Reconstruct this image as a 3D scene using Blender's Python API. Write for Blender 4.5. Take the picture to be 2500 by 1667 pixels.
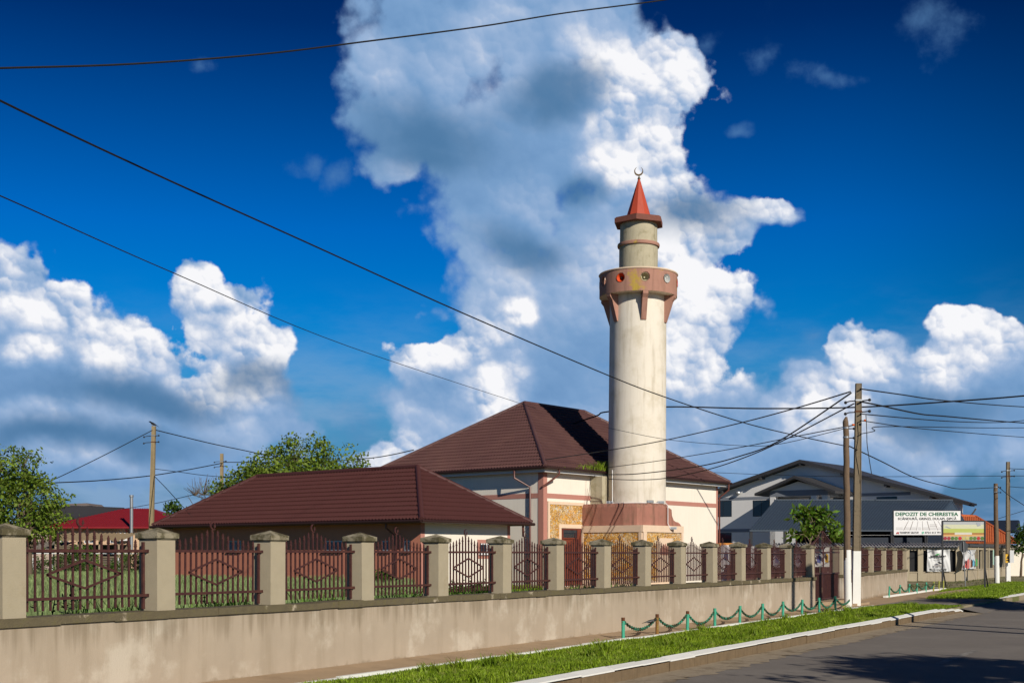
import bpy, bmesh, math, random
import numpy as np
from mathutils import Vector, Matrix
R = math.radians
random.seed(7)
for o in list(bpy.data.objects): bpy.data.objects.remove(o)
scene = bpy.context.scene
C = scene.collection

# ------------------------------------------------------------------ camera
F = 3100.0; CX = 1250.0; HV = 1354.0; HC = 1.6          # focal length / horizon in photo pixels, eye height
cam = bpy.data.objects.new('camera', bpy.data.cameras.new('camera')); C.objects.link(cam)
cam.location = (0, 0, HC); cam.rotation_euler = (R(90), 0, 0)
cam.data.sensor_width = 36; cam.data.lens = F/2500*36
cam.data.shift_y = (HV-833.5)/2500
cam.data.clip_end = 6000; cam.data.clip_start = .1
scene.camera = cam

# ------------------------------------------------------------------ sun + sky
SUN_AZ = math.atan2(.485, -.875)       # clockwise from +Y : behind the camera, to the right
SUN_EL = R(27)
sv = Vector((math.sin(SUN_AZ)*math.cos(SUN_EL), math.cos(SUN_AZ)*math.cos(SUN_EL), math.sin(SUN_EL)))
sl = bpy.data.lights.new('sun', 'SUN'); sl.energy = 4.4; sl.angle = R(.5); sl.color = (1, .93, .81)
so = bpy.data.objects.new('sun', sl); C.objects.link(so)
so.rotation_euler = sv.to_track_quat('Z', 'Y').to_euler(); so.location = sv*60
vs = scene.view_settings
vs.view_transform = 'Standard'; vs.look = 'None'; vs.gamma = 1; vs.exposure = 0
vs.use_curve_mapping = False

def s2l(c):
    return tuple((x/255/12.92 if x/255 <= .04045 else ((x/255+.055)/1.055)**2.4) for x in c)

class NT:
    def __init__(s, tree): s.t = tree
    def n(s, typ, **k):
        nd = s.t.nodes.new(typ)
        for a, b in k.items(): setattr(nd, a, b)
        return nd
    def set(s, sock, v):
        if hasattr(v, 'is_linked') or isinstance(v, bpy.types.NodeSocket): s.t.links.new(v, sock)
        elif v is not None:
            if isinstance(v, (int, float)) and sock.type in ('VECTOR', 'RGBA'):
                v = (v,)*(3 if sock.type == 'VECTOR' else 4)
            if sock.type == 'RGBA' and len(v) == 3: v = (*v, 1)
            sock.default_value = v
    def m(s, op, a, b=None, c=None, clamp=False):
        nd = s.n('ShaderNodeMath', operation=op, use_clamp=clamp)
        for i, x in enumerate((a, b, c)):
            if x is not None: s.set(nd.inputs[i], x)
        return nd.outputs[0]
    def v(s, op, a, b=None, c=None, out=0):
        nd = s.n('ShaderNodeVectorMath', operation=op)
        for i, x in enumerate((a, b, c)):
            if x is not None: s.set(nd.inputs[i], x)
        if op == 'LENGTH': return nd.outputs['Value']
        return nd.outputs[0]
    def noise(s, vec, scale, detail=4, rough=.55, out='Fac', dist=0):
        nd = s.n('ShaderNodeTexNoise')
        s.set(nd.inputs['Vector'], vec); nd.inputs['Scale'].default_value = scale
        nd.inputs['Detail'].default_value = detail; nd.inputs['Roughness'].default_value = rough
        nd.inputs['Distortion'].default_value = dist
        return nd.outputs[out]
    def mix(s, f, a, b, blend='MIX'):
        nd = s.n('ShaderNodeMix', data_type='RGBA', blend_type=blend)
        s.set(nd.inputs[0], f); s.set(nd.inputs[6], a); s.set(nd.inputs[7], b)
        return nd.outputs[2]
    def ramp(s, f, stops, interp='LINEAR'):
        nd = s.n('ShaderNodeValToRGB'); s.set(nd.inputs[0], f)
        cr = nd.color_ramp; cr.interpolation = interp
        while len(cr.elements) < len(stops): cr.elements.new(.5)
        for e, (p, c) in zip(cr.elements, stops):
            e.position = p
            e.color = (c, c, c, 1) if isinstance(c, (int, float)) else (*c, 1)
        return nd.outputs[0]
    def sstep(s, x, lo, hi, a=0., b=1.):
        nd = s.n('ShaderNodeMapRange', interpolation_type='SMOOTHSTEP')
        for i, q in enumerate((x, lo, hi, a, b)): s.set(nd.inputs[i], q)
        return nd.outputs[0]

PUF = (.50, .22, .12, .75); REL = (.55, .34, .20, 1.1)
def build_world():
    w = bpy.data.worlds.new('World'); scene.world = w; w.use_nodes = True
    w.node_tree.nodes.clear(); T = NT(w.node_tree)
    gen = T.n('ShaderNodeTexCoord').outputs['Generated']
    sky = T.n('ShaderNodeTexSky', sky_type='NISHITA'); sky.sun_disc = False
    sky.sun_elevation = SUN_EL; sky.sun_rotation = SUN_AZ
    sky.air_density = 1; sky.dust_density = .6; sky.ozone_density = 2
    d = T.v('NORMALIZE', gen)
    sep = T.n('ShaderNodeSeparateXYZ'); T.set(sep.inputs[0], d)
    dx, dy, dz = sep.outputs
    az = T.m('MULTIPLY', T.m('ARCTAN2', dx, dy), 3.1)
    el = T.m('MULTIPLY', T.m('ARCSINE', dz), 3.1)
    cb = T.n('ShaderNodeCombineXYZ'); T.set(cb.inputs[0], az); T.set(cb.inputs[1], el)
    P = cb.outputs[0]
    # outline warp, and cauliflower puffs at three sizes (each puff lit like a small ball)
    def vo(scale, wamt, wscale):
        q = T.v('MULTIPLY_ADD', T.v('SUBTRACT', T.noise(d, wscale, 4, .55, 'Color'), (.5, .5, .5)), (wamt, wamt, 0), P)
        nd = T.n('ShaderNodeTexVoronoi', voronoi_dimensions='2D', feature='SMOOTH_F1'); T.set(nd.inputs['Vector'], q)
        nd.inputs['Scale'].default_value = scale; nd.inputs['Smoothness'].default_value = .55
        df = T.n('ShaderNodeVectorMath', operation='DOT_PRODUCT'); T.set(df.inputs[0], T.v('SUBTRACT', q, nd.outputs['Position'])); T.set(df.inputs[1], (.50*scale, .86*scale, 0))
        return T.m('SUBTRACT', .5, nd.outputs['Distance']), df.outputs['Value']
    b1, l1 = vo(8.5, .12, 26); b2, l2 = vo(19, .05, 60); b3, l3 = vo(42, .02, 130)
    n1 = T.noise(d, 9, 5, .5, 'Color')
    n2 = T.noise(d, 34, 6, .6, 'Color')
    w1 = T.v('MULTIPLY_ADD', T.v('SUBTRACT', n1, (.5, .5, .5)), (.22, .20, 0), P)
    W = T.v('MULTIPLY_ADD', T.v('SUBTRACT', n2, (.5, .5, .5)), (.04, .04, 0), w1)
    Wl = T.v('MULTIPLY_ADD', T.v('SUBTRACT', n1, (.5, .5, .5)), (.34, .22, 0), P)
    def cell(u, v):
        x = (u-CX)/F; z = (HV-v)/F
        return math.atan(x)*3.1, math.atan(z/math.sqrt(1+x*x))*3.1
    def field(blobs, vec):
        acc = None
        for (u, v, ru, rv) in blobs:
            a, e = cell(u, v); ru /= 1000; rv /= 1000
            q = T.v('MULTIPLY_ADD', vec, (1/ru, 1/rv, 0), (-a/ru, -e/rv, 0))
            l = T.v('LENGTH', q)
            if acc is None: acc = l
            else: acc = T.m('SMOOTH_MIN', acc, l, .22)
        return T.m('SUBTRACT', 1, acc)
    body = [(1010, 150, 190, 165), (1180, 40, 200, 130), (1360, 60, 220, 130), (1490, 60, 90, 110), (1040, 330, 220, 130), (1280, 300, 230, 170),
            (1500, 290, 190, 150), (1600, 200, 140, 95), (1580, 410, 130, 110), (960, 450, 70, 45), (1230, 520, 190, 160), (1610, 590, 165, 160), (1480, 560, 200, 160),
            (1840, 522, 100, 36), (1775, 555, 85, 62), (1250, 700, 160, 120), (1470, 780, 330, 190), (1720, 700, 100, 75), (1660, 880, 150, 120), (1050, 890, 90, 55), (1160, 880, 110, 75),
            (1330, 950, 330, 150), (1100, 1010, 150, 100), (1700, 1000, 180, 120), (1500, 1100, 420, 110),
            (20, 760, 150, 130), (150, 790, 90, 90), (60, 950, 300, 160), (230, 900, 160, 100), (350, 930, 100, 70), (430, 1000, 180, 90), (300, 1060, 420, 100),
            (460, 690, 62, 70), (530, 790, 120, 95), (640, 880, 115, 62), (590, 950, 150, 80), (650, 1030, 130, 70), (930, 1110, 95, 45),
            (2070, 840, 70, 60), (2120, 900, 110, 80), (2030, 1000, 190, 110), (2380, 800, 85, 60), (2440, 850, 90, 70), (2380, 930, 170, 90), (2260, 900, 90, 40), (2300, 1010, 260, 90),
            (1955, 905, 50, 22), (120, 1150, 330, 60), (520, 1120, 260, 70), (2200, 1090, 330, 80), (1960, 1120, 200, 70), (2450, 1040, 160, 110)]
    bright = [(1590, 170, 125, 62), (1690, 240, 70, 60), (1530, 260, 60, 60), (1640, 340, 100, 70), (1640, 450, 70, 60), (1560, 400, 70, 60), (1880, 512, 50, 24), (1720, 660, 110, 90), (1650, 600, 90, 70), (1740, 740, 60, 40),
              (1740, 870, 80, 80), (1680, 820, 60, 60), (1270, 775, 34, 30), (1060, 860, 90, 45), (1170, 850, 70, 50), (1200, 990, 60, 70),
              (30, 690, 110, 60), (150, 740, 70, 70), (200, 800, 60, 40), (340, 860, 130, 50), (440, 900, 60, 50), (90, 870, 60, 30), 
              (465, 680, 60, 66), (520, 740, 90, 60), (600, 800, 70, 60), (690, 880, 70, 50), (600, 870, 50, 40), (500, 940, 60, 40), (620, 960, 60, 30),
              (2070, 820, 64, 50), (2120, 890, 70, 50), (2030, 970, 90, 50), (2380, 790, 80, 52), (2440, 820, 60, 60), (2300, 900, 70, 40), (950, 1095, 60, 26)]
    softb = [(1130, 150, 170, 100), (920, 190, 60, 110), (1310, 480, 70, 60), (1250, 700, 160, 100), (1450, 80, 120, 80), (1200, 60, 120, 60), (1450, 650, 150, 120), (960, 460, 60, 30), (1850, 450, 70, 60), (1500, 1080, 300, 60), (2100, 1060, 200, 40), (600, 1040, 120, 50), (1000, 1020, 90, 50), (2270, 1098, 70, 34), (1720, 1040, 80, 50), (100, 1030, 150, 30), (180, 1140, 150, 26), (2480, 1110, 40, 30)]
    dark = [(1010, 350, 190, 80), (1350, 235, 110, 40), (1290, 610, 120, 42), (1700, 520, 110, 40), (1430, 440, 60, 30), (330, 985, 190, 34), (130, 1085, 260, 34), (640, 955, 110, 30), (1020, 400, 150, 50), (2250, 1010, 150, 40)]
    fb = field(body, W); fs_ = field(softb, Wl); fw = field(bright, W); fd = field(dark, Wl)
    nn = T.m('SUBTRACT', T.noise(d, 26, 10, .62), .5)
    puffs = T.m('ADD', T.m('MULTIPLY_ADD', b1, PUF[0], T.m('MULTIPLY', b2, PUF[1])), T.m('MULTIPLY_ADD', b3, PUF[2], T.m('MULTIPLY', nn, PUF[3])))
    fb2 = T.m('ADD', fb, puffs)
    wsharp = T.sstep(fw, -.9, .2)                 # crisp on sunlit towers, softer elsewhere
    soft = T.m('MULTIPLY_ADD', wsharp, -.24, .36)
    alpha = T.sstep(fb2, T.m('MULTIPLY', soft, -.3), soft)
    rel = T.m('ADD', T.m('MULTIPLY_ADD', l1, REL[0], T.m('MULTIPLY', l2, REL[1])), T.m('MULTIPLY_ADD', l3, REL[2], T.m('MULTIPLY', nn, REL[3])))
    nl = T.m('SUBTRACT', T.noise(d, 12, 6, .6), .5)
    br = T.sstep(T.m('ADD', T.m('MULTIPLY_ADD', nl, .9, fw), T.m('MULTIPLY', puffs, 1.2)), -1.15, .75)
    sf = T.sstep(T.m('MULTIPLY_ADD', nl, 1.2, fs_), -.9, 1.)
    lift = T.m('MULTIPLY_ADD', nl, .35, T.m('MULTIPLY_ADD', sf, .26, .27))
    br = T.m('ADD', T.m('MULTIPLY_ADD', br, .56, lift), T.m('MULTIPLY', rel, T.m('MULTIPLY_ADD', T.m('ADD', T.m('POWER', br, 1.6), T.m('MULTIPLY', sf, .25)), .95, .10)))
    col = T.ramp(br, [(0, s2l((84, 130, 180))), (.28, s2l((122, 160, 203))), (.52, s2l((158, 183, 217))), (.74, s2l((206, 215, 232))), (1.0, s2l((248, 248, 251)))])
    dk = T.sstep(T.m('ADD', T.m('MULTIPLY_ADD', nl, 1.1, fd), T.m('MULTIPLY', puffs, -.5)), -1.0, .8, 0, .80)
    col = T.mix(dk, col, s2l((68, 114, 156)))
    # clear sky: physical sky tinted to the deep polarised blue
    tint = T.ramp(T.m('DIVIDE', el, 1.4), [(0, SKYT[0]), (.16, SKYT[1]), (.325, SKYT[2]), (.55, SKYT[3]), (.87, SKYT[4]), (1, SKYT[5])])
    return w, T, sky, tint, d, az, el, col, alpha, dy, field, Wl
def finish_world():
    w, T, sky, tint, d, az, el, col, alpha, dy, field, Wl = build_world()
    s01 = T.n('ShaderNodeVectorMath', operation='SCALE'); T.set(s01.inputs[0], sky.outputs[0]); s01.inputs['Scale'].default_value = .10
    blue = T.v('MULTIPLY', s01.outputs[0], tint)
    # the sky darkens away from the horizon glow towards the right
    dim = T.sstep(az, .7, 1.4, 1., .68)
    blue = T.v('MULTIPLY', blue, dim)
    hz = T.sstep(el, .02, .62, .95, 0)
    blue = T.mix(hz, blue, s2l((80, 124, 170)))
    wisp = T.sstep(T.noise(d, 5, 6, .6), .62, .85, 0, .10)
    blue = T.mix(wisp, blue, s2l((90, 140, 190)))
    # thin layered veil low over the horizon
    fx = field([(2270, 55, 110, 60), (1700, 115, 60, 40), (2010, 175, 90, 28), (1870, 150, 60, 50), (740, 415, 45, 45), (800, 455, 45, 60), (870, 1020, 90, 60), (1965, 808, 55, 24), (480, 170, 60, 25), (1830, 300, 40, 20)], Wl)
    blue = T.mix(T.m('MULTIPLY', T.sstep(T.m('MULTIPLY_ADD', T.m('SUBTRACT', T.noise(d, 30, 8, .62), .5), 2.6, fx), 0., 1.3), .5), blue, s2l((92, 138, 186)))
    vn = T.noise(T.v('MULTIPLY', d, (1, 1, 3.2)), 6, 8, .6)
    veil = T.m('MULTIPLY', T.sstep(vn, .40, .66, 0, .75), T.sstep(el, .2, .68, 1, 0))
    veil = T.m('MULTIPLY', veil, T.sstep(dy, 0., .5))
    blue = T.mix(veil, blue, s2l((140, 172, 208)))
    out = T.mix(alpha, blue, col)
    # the part of the sky behind the viewer and below the horizon stays dim
    bg = T.n('ShaderNodeBackground'); T.set(bg.inputs[0], out); bg.inputs[1].default_value = 1.0
    o = T.n('ShaderNodeOutputWorld'); T.t.links.new(bg.outputs[0], o.inputs[0])
SKYT = [(.55, .75, .78), (.14, .55, .80), (0, .465, .87), (0, .335, .85), (0, .10, .33), (0, .06, .22)]
finish_world()

# ------------------------------------------------------------------ materials
MATS = {}
def mat(name, base, rough=.8, var=.2, scale=3., bump=.15, bscale=30., second=None, smix=(.45, .65), sscale=1.5,
        metal=0., spec=.3, streak=None, streak_amt=.5, streak_scale=(7, 7, .45), drip=None):
    """procedural surface: base colour broken up by noise, optional patches of a second colour, optional vertical run-off streaks"""
    if name in MATS: return MATS[name]
    m = bpy.data.materials.new(name); m.use_nodes = True; MATS[name] = m
    T = NT(m.node_tree); b = m.node_tree.nodes['Principled BSDF']
    pos = T.n('ShaderNodeNewGeometry').outputs['Position']
    n = T.noise(pos, scale, 6, .6)
    c = T.mix(n, tuple(x*(1-var) for x in base), tuple(min(1, x*(1+var)) for x in base))
    if second is not None:
        f = T.sstep(T.noise(pos, sscale, 7, .65), smix[0], smix[1])
        c = T.mix(f, c, second)
    if streak is not None:
        mp = T.v('MULTIPLY', pos, streak_scale)
        f = T.sstep(T.noise(mp, 1, 5, .6), .48, .78, 0, streak_amt)
        c = T.mix(f, c, streak)
    if drip is not None:                          # run-off stains hanging from a ledge at height z, and splash dirt at the foot
        zt_, dc = drip; sp = T.n('ShaderNodeSeparateXYZ'); T.set(sp.inputs[0], pos)
        hang = T.m('ADD', T.sstep(sp.outputs[2], zt_-.75, zt_, -.32, .16), T.noise(T.v('MULTIPLY', pos, (6, 6, .25)), 1, 6, .62))
        c = T.mix(T.sstep(hang, .52, .80, 0, .6), c, dc)
        foot = T.m('ADD', T.sstep(sp.outputs[2], .16, 0., -.2, .22), T.noise(pos, 5, 5, .6))
        c = T.mix(T.sstep(foot, .5, .75, 0, .6), c, (.22, .16, .10))
    T.set(b.inputs['Base Color'], c)
    r = T.m('MULTIPLY_ADD', T.noise(pos, scale*2.3, 3), .25, rough-.12, clamp=True)
    T.set(b.inputs['Roughness'], r)
    b.inputs['Metallic'].default_value = metal
    b.inputs['Specular IOR Level'].default_value = spec
    if bump:
        bp = T.n('ShaderNodeBump'); bp.inputs['Strength'].default_value = bump; bp.inputs['Distance'].default_value = .02
        T.set(bp.inputs['Height'], T.noise(pos, bscale, 6, .6)); T.set(b.inputs['Normal'], bp.outputs[0])
    return m
def stone_mat():
    m = bpy.data.materials.new('stone_cladding'); m.use_nodes = True
    T = NT(m.node_tree); b = m.node_tree.nodes['Principled BSDF']
    pos = T.n('ShaderNodeNewGeometry').outputs['Position']
    sp = T.v('MULTIPLY', T.v('ADD', pos, T.v('SCALE', T.noise(pos, 6, 2, .5, 'Color'))), (3.2, 3.2, 19))
    vo = T.n('ShaderNodeTexVoronoi'); T.set(vo.inputs['Vector'], sp); vo.inputs['Scale'].default_value = 1
    s2 = T.n('ShaderNodeSeparateColor'); T.set(s2.inputs[0], vo.outputs['Color'])
    c = T.ramp(s2.outputs[0], [(0, (.42, .17, .02)), (.14, (.80, .36, .04)), (.34, (.88, .62, .28)), (.46, (.88, .78, .62)), (.58, (.90, .46, .06)), (.76, (.86, .76, .60)), (.86, (.84, .58, .22)), (1, (.62, .28, .04))], 'CONSTANT')
    c = T.mix(T.m('MULTIPLY', T.noise(pos, 9, 5), .25), c, (.75, .42, .12))
    c = T.mix(T.sstep(vo.outputs['Distance'], .55, .85, 0, .55), c, (.16, .11, .06))
    T.set(b.inputs['Base Color'], c); b.inputs['Roughness'].default_value = .85
    bp = T.n('ShaderNodeBump'); bp.inputs['Strength'].default_value = .8; bp.inputs['Distance'].default_value = .05
    T.set(bp.inputs['Height'], T.m('SUBTRACT', s2.outputs[1], vo.outputs['Distance'])); T.set(b.inputs['Normal'], bp.outputs[0])
    return m
def glass_mat(name, tintc=(.02, .03, .04)):
    m = bpy.data.materials.new(name); m.use_nodes = True; b = m.node_tree.nodes['Principled BSDF']
    b.inputs['Base Color'].default_value = (*tintc, 1); b.inputs['Roughness'].default_value = .05
    b.inputs['Specular IOR Level'].default_value = .6
    return m
def leaf_mat(name, c1, c2, c3=None):
    m = bpy.data.materials.new(name); m.use_nodes = True; T = NT(m.node_tree); b = m.node_tree.nodes['Principled BSDF']
    pos = T.n('ShaderNodeNewGeometry').outputs['Position']
    c = T.mix(T.sstep(T.noise(pos, 1.3, 4), .35, .65), c1, c2)
    if c3: c = T.mix(T.sstep(T.noise(pos, 7, 3, .7), .5, .72), c, c3)
    at = T.n('ShaderNodeAttribute'); at.attribute_name = 'rnd'
    sc_ = T.n('ShaderNodeVectorMath', operation='SCALE'); T.set(sc_.inputs[0], c); T.set(sc_.inputs['Scale'], T.m('MULTIPLY_ADD', at.outputs['Fac'], 1.0, .5)); c = sc_.outputs[0]
    T.set(b.inputs['Base Color'], c); b.inputs['Roughness'].default_value = .55
    b.inputs['Specular IOR Level'].default_value = .25
    tr = T.n('ShaderNodeBsdfTranslucent'); T.set(tr.inputs[0], T.v('MULTIPLY', c, (1.3, 1.4, .5)))
    mx = T.n('ShaderNodeMixShader'); mx.inputs[0].default_value = .3
    out = m.node_tree.nodes['Material Output']
    T.t.links.new(b.outputs[0], mx.inputs[1]); T.t.links.new(tr.outputs[0], mx.inputs[2]); T.t.links.new(mx.outputs[0], out.inputs[0])
    return m
WALLC = mat('fence_render', (.43, .35, .265), .9, .16, 1.6, .25, 60, second=(.55, .475, .38), smix=(.5, .66), sscale=1.1, streak=(.25, .19, .12), streak_amt=.35, streak_scale=(4, 4, .35), drip=(.86, (.19, .145, .09)))
COPE = mat('mossy_coping', (.135, .11, .065), .95, .35, 9, .6, 50, second=(.44, .37, .27), smix=(.60, .68), sscale=2.4, streak=(.12, .11, .03), streak_amt=.6, streak_scale=(9, 9, 9))
PILL = mat('pillar_concrete', (.40, .34, .24), .9, .12, 6, .3, 80, second=(.33, .27, .17), smix=(.55, .8), sscale=2.5)
CAPM = mat('pillar_cap', (.33, .285, .20), .95, .3, 10, .5, 60, second=(.10, .085, .045), smix=(.40, .58), sscale=5)
IRON = mat('maroon_iron', (.066, .024, .022), .5, .25, 14, .2, 60, second=(.095, .036, .027), sscale=12, spec=.35)
ROOFM = mat('maroon_tile_mosque', (.105, .050, .047), .5, .12, 2, .05, 60, spec=.4, second=(.13, .064, .057), smix=(.4, .7), sscale=.5)
ROOFA = mat('maroon_tile_annex', (.078, .026, .024), .6, .12, 2, .05, 60, spec=.35)
ROOFR = mat('red_sheet_roof', (.25, .016, .022), .5, .1, 1, .0, spec=.4)
ROOFG = mat('grey_sheet_roof', (.052, .050, .052), .5, .1, 1, .05, 10, spec=.4)
ROOFB = mat('slate_blue_sheet', (.045, .065, .095), .5, .08, 1, .05, 10, spec=.4)
TERRA = mat('terracotta_tile', (.52, .13, .045), .85, .3, 5, .2, 20, second=(.20, .07, .035), smix=(.55, .75), sscale=3)
CREAM = mat('cream_render', (.83, .76, .655), .9, .05, 1.5, .08, 60, streak=(.68, .61, .51), streak_amt=.35)
BAND = mat('dusty_pink_paint', (.46, .21, .165), .85, .08, 3, .08, 60)
PINKW = mat('terracotta_pink_render', (.56, .21, .135), .9, .06, 2, .08, 60)
PORCH = mat('stained_pink_render', (.38, .17, .125), .9, .16, 3, .2, 50, second=(.27, .16, .10), smix=(.52, .75), sscale=1.1, streak=(.09, .06, .04), streak_amt=.75, streak_scale=(3, 3, .3), drip=(4.25, (.10, .075, .045)))
FRAMEC = mat('cream_stone_trim', (.74, .57, .42), .85, .1, 4, .1, 50)
STONE = stone_mat()
MINC = mat('minaret_render', (.77, .705, .60), .9, .06, 1.2, .15, 50, second=(.64, .57, .45), smix=(.45, .7), sscale=.8, streak=(.36, .30, .20), streak_amt=.55, streak_scale=(3, 3, .3))
DRUMC = mat('stained_drum_render', (.46, .41, .29), .9, .15, 4, .3, 40, second=(.27, .235, .14), smix=(.5, .75), sscale=1.8, streak=(.22, .19, .11), streak_amt=.6, streak_scale=(5, 5, .6))
BALC = mat('balcony_pink', (.41, .215, .16), .9, .12, 3, .2, 50, second=(.46, .32, .055), smix=(.56, .66), sscale=.9, streak=(.18, .10, .07), streak_amt=.6, streak_scale=(4, 4, .5))
CONE = mat('red_cone_paint', (.46, .065, .03), .6, .15, 5, .1, 40, spec=.4, streak=(.28, .04, .025), streak_amt=.5)
SLABM = mat('maroon_slab', (.20, .075, .055), .85, .25, 7, .3, 50)
WHITEP = mat('white_paint', (.80, .79, .75), .7, .06, 5, .15, 50, second=(.55, .5, .42), smix=(.62, .75), sscale=6)
WHITE = mat('white_board', (.80, .79, .79), .5, .03, 2, 0)
BLACK = mat('black_paint', (.012, .012, .014), .5, .2, 9, 0)
DKMET = mat('dark_metal', (.03, .03, .034), .5, .2, 9, 0, metal=.3)
GREYM = mat('grey_metal', (.36, .37, .38), .4, .15, 9, 0, metal=.6)
PIPE = mat('maroon_pipe', (.13, .045, .035), .4, .15, 9, 0, spec=.5)
GUTT = mat('dark_gutter', (.035, .016, .014), .5, .15, 9, 0, spec=.3)
FASC = mat('pale_fascia', (.62, .62, .62), .6, .1, 5, 0)
SOFF = mat('dark_soffit', (.05, .035, .03), .8, .2, 5, 0)
WIREM = mat('cable_black', (.012, .012, .014), .6, .1, 9, 0)
CONC = mat('pole_concrete', (.19, .15, .10), .92, .2, 8, .5, 70, second=(.085, .068, .045), smix=(.55, .75), sscale=9)
CONCF = mat('far_pole_concrete', (.30, .23, .13), .92, .2, 4, .4, 40, streak=(.12, .09, .05), streak_amt=.7, streak_scale=(8, 8, .4))
WOOD = mat('pole_wood', (.17, .115, .075), .9, .25, 6, .5, 40, streak=(.06, .045, .035), streak_amt=.7, streak_scale=(20, 20, .4))
PLANK = mat('grey_planks', (.17, .13, .09), .9, .3, 4, .4, 20, streak=(.05, .04, .03), streak_amt=.8, streak_scale=(1, 1, 12))
RUST = mat('rust', (.13, .05, .022), .9, .4, 20, .5, 80)
GREENP = mat('green_paint_chipped', (.055, .36, .235), .6, .2, 15, .2, 60, second=(.22, .22, .06), smix=(.60, .70), sscale=9, streak=(.16, .07, .03), streak_amt=.35, streak_scale=(30, 30, 8))
GREENC = mat('green_chain_paint', (.04, .27, .17), .6, .3, 25, .2, 60, second=(.035, .03, .012), smix=(.42, .55), sscale=14)
ASPH = mat('asphalt', (.205, .18, .158), .92, .12, 3, .35, 160, second=(.245, .218, .19), smix=(.45, .7), sscale=.45, streak=(.15, .132, .115), streak_amt=.5, streak_scale=(.5, .5, .5))
PAVE = mat('pavement_concrete', (.40, .285, .18), .95, .18, 2.2, .4, 60, second=(.30, .21, .13), smix=(.52, .72), sscale=1.4)
GRAV = mat('gravel_dirt', (.36, .29, .205), .98, .35, 14, .8, 60, second=(.20, .15, .09), smix=(.5, .7), sscale=2.2)
KFACE = mat('kerb_concrete', (.185, .13, .075), .95, .3, 8, .6, 50, streak=(.12, .08, .045), streak_amt=.8, streak_scale=(14, 14, 1.2))
SOIL = mat('field_soil', (.10, .10, .04), .98, .3, 4, .4, 20)
TURF = mat('turf_base', (.09, .14, .018), .98, .3, 6, .5, 40)
MEADOW = mat('rough_ground', (.14, .145, .05), .98, .35, 1.2, .5, 20, second=(.29, .24, .16), smix=(.42, .58), sscale=.5)
GREYW = mat('light_grey_render', (.78, .76, .74), .9, .05, 2, .05, 40)
GREYB = mat('slate_grey_render', (.22, .24, .28), .9, .05, 2, .05, 40)
WALLB = mat('yard_wall_render', (.40, .335, .24), .9, .15, 1.5, .2, 40, streak=(.16, .125, .08), streak_amt=.5)
BARK = mat('bark', (.13, .095, .065), .95, .3, 9, .5, 40)
PALEB = mat('pale_bark', (.34, .26, .18), .95, .2, 9, .3, 40)
CORR = mat('corrugated_cement', (.20, .175, .15), .95, .3, 3, .3, 40, second=(.10, .09, .07), smix=(.5, .7), sscale=2)
GLASS = glass_mat('window_glass')
LEAF1 = leaf_mat('walnut_leaf', (.125, .205, .022), (.19, .27, .035), (.23, .20, .055))
LEAF2 = leaf_mat('dark_leaf', (.035, .085, .012), (.08, .14, .02))
LEAF3 = leaf_mat('young_leaf', (.085, .19, .018), (.15, .26, .03), (.16, .075, .03))
GRASSM = leaf_mat('verge_grass', (.14, .225, .010), (.24, .34, .018), (.32, .34, .08))
WHEATM = leaf_mat('green_wheat', (.20, .27, .10), (.29, .37, .16), (.37, .41, .21))
WEEDM = leaf_mat('weed_leaf', (.07, .15, .02), (.14, .24, .035))

# ------------------------------------------------------------------ mesh helpers
class Frame:
    def __init__(s, o, ang):                       # ang: direction of ex measured from +Y towards +X
        s.o = Vector(o); s.ex = Vector((math.sin(ang), math.cos(ang), 0))
    def set_ey(s, ey): s.ey = Vector(ey); return s
    def p(s, a, b, z=0.): return Vector((s.o.x+a*s.ex.x+b*s.ey.x, s.o.y+a*s.ex.y+b*s.ey.y, z))
    def a_at(s, b, u):                             # where the sight line through photo column u meets the line b=const
        t = (u-CX)/F; ox = s.o.x+b*s.ey.x; oy = s.o.y+b*s.ey.y
        return (t*oy-ox)/(s.ex.x-t*s.ex.y)
def P(u, v, Y): return Vector(((u-CX)/F*Y, Y, HC+(HV-v)/F*Y))
def zat(v, Y): return HC+(HV-v)/F*Y

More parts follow.
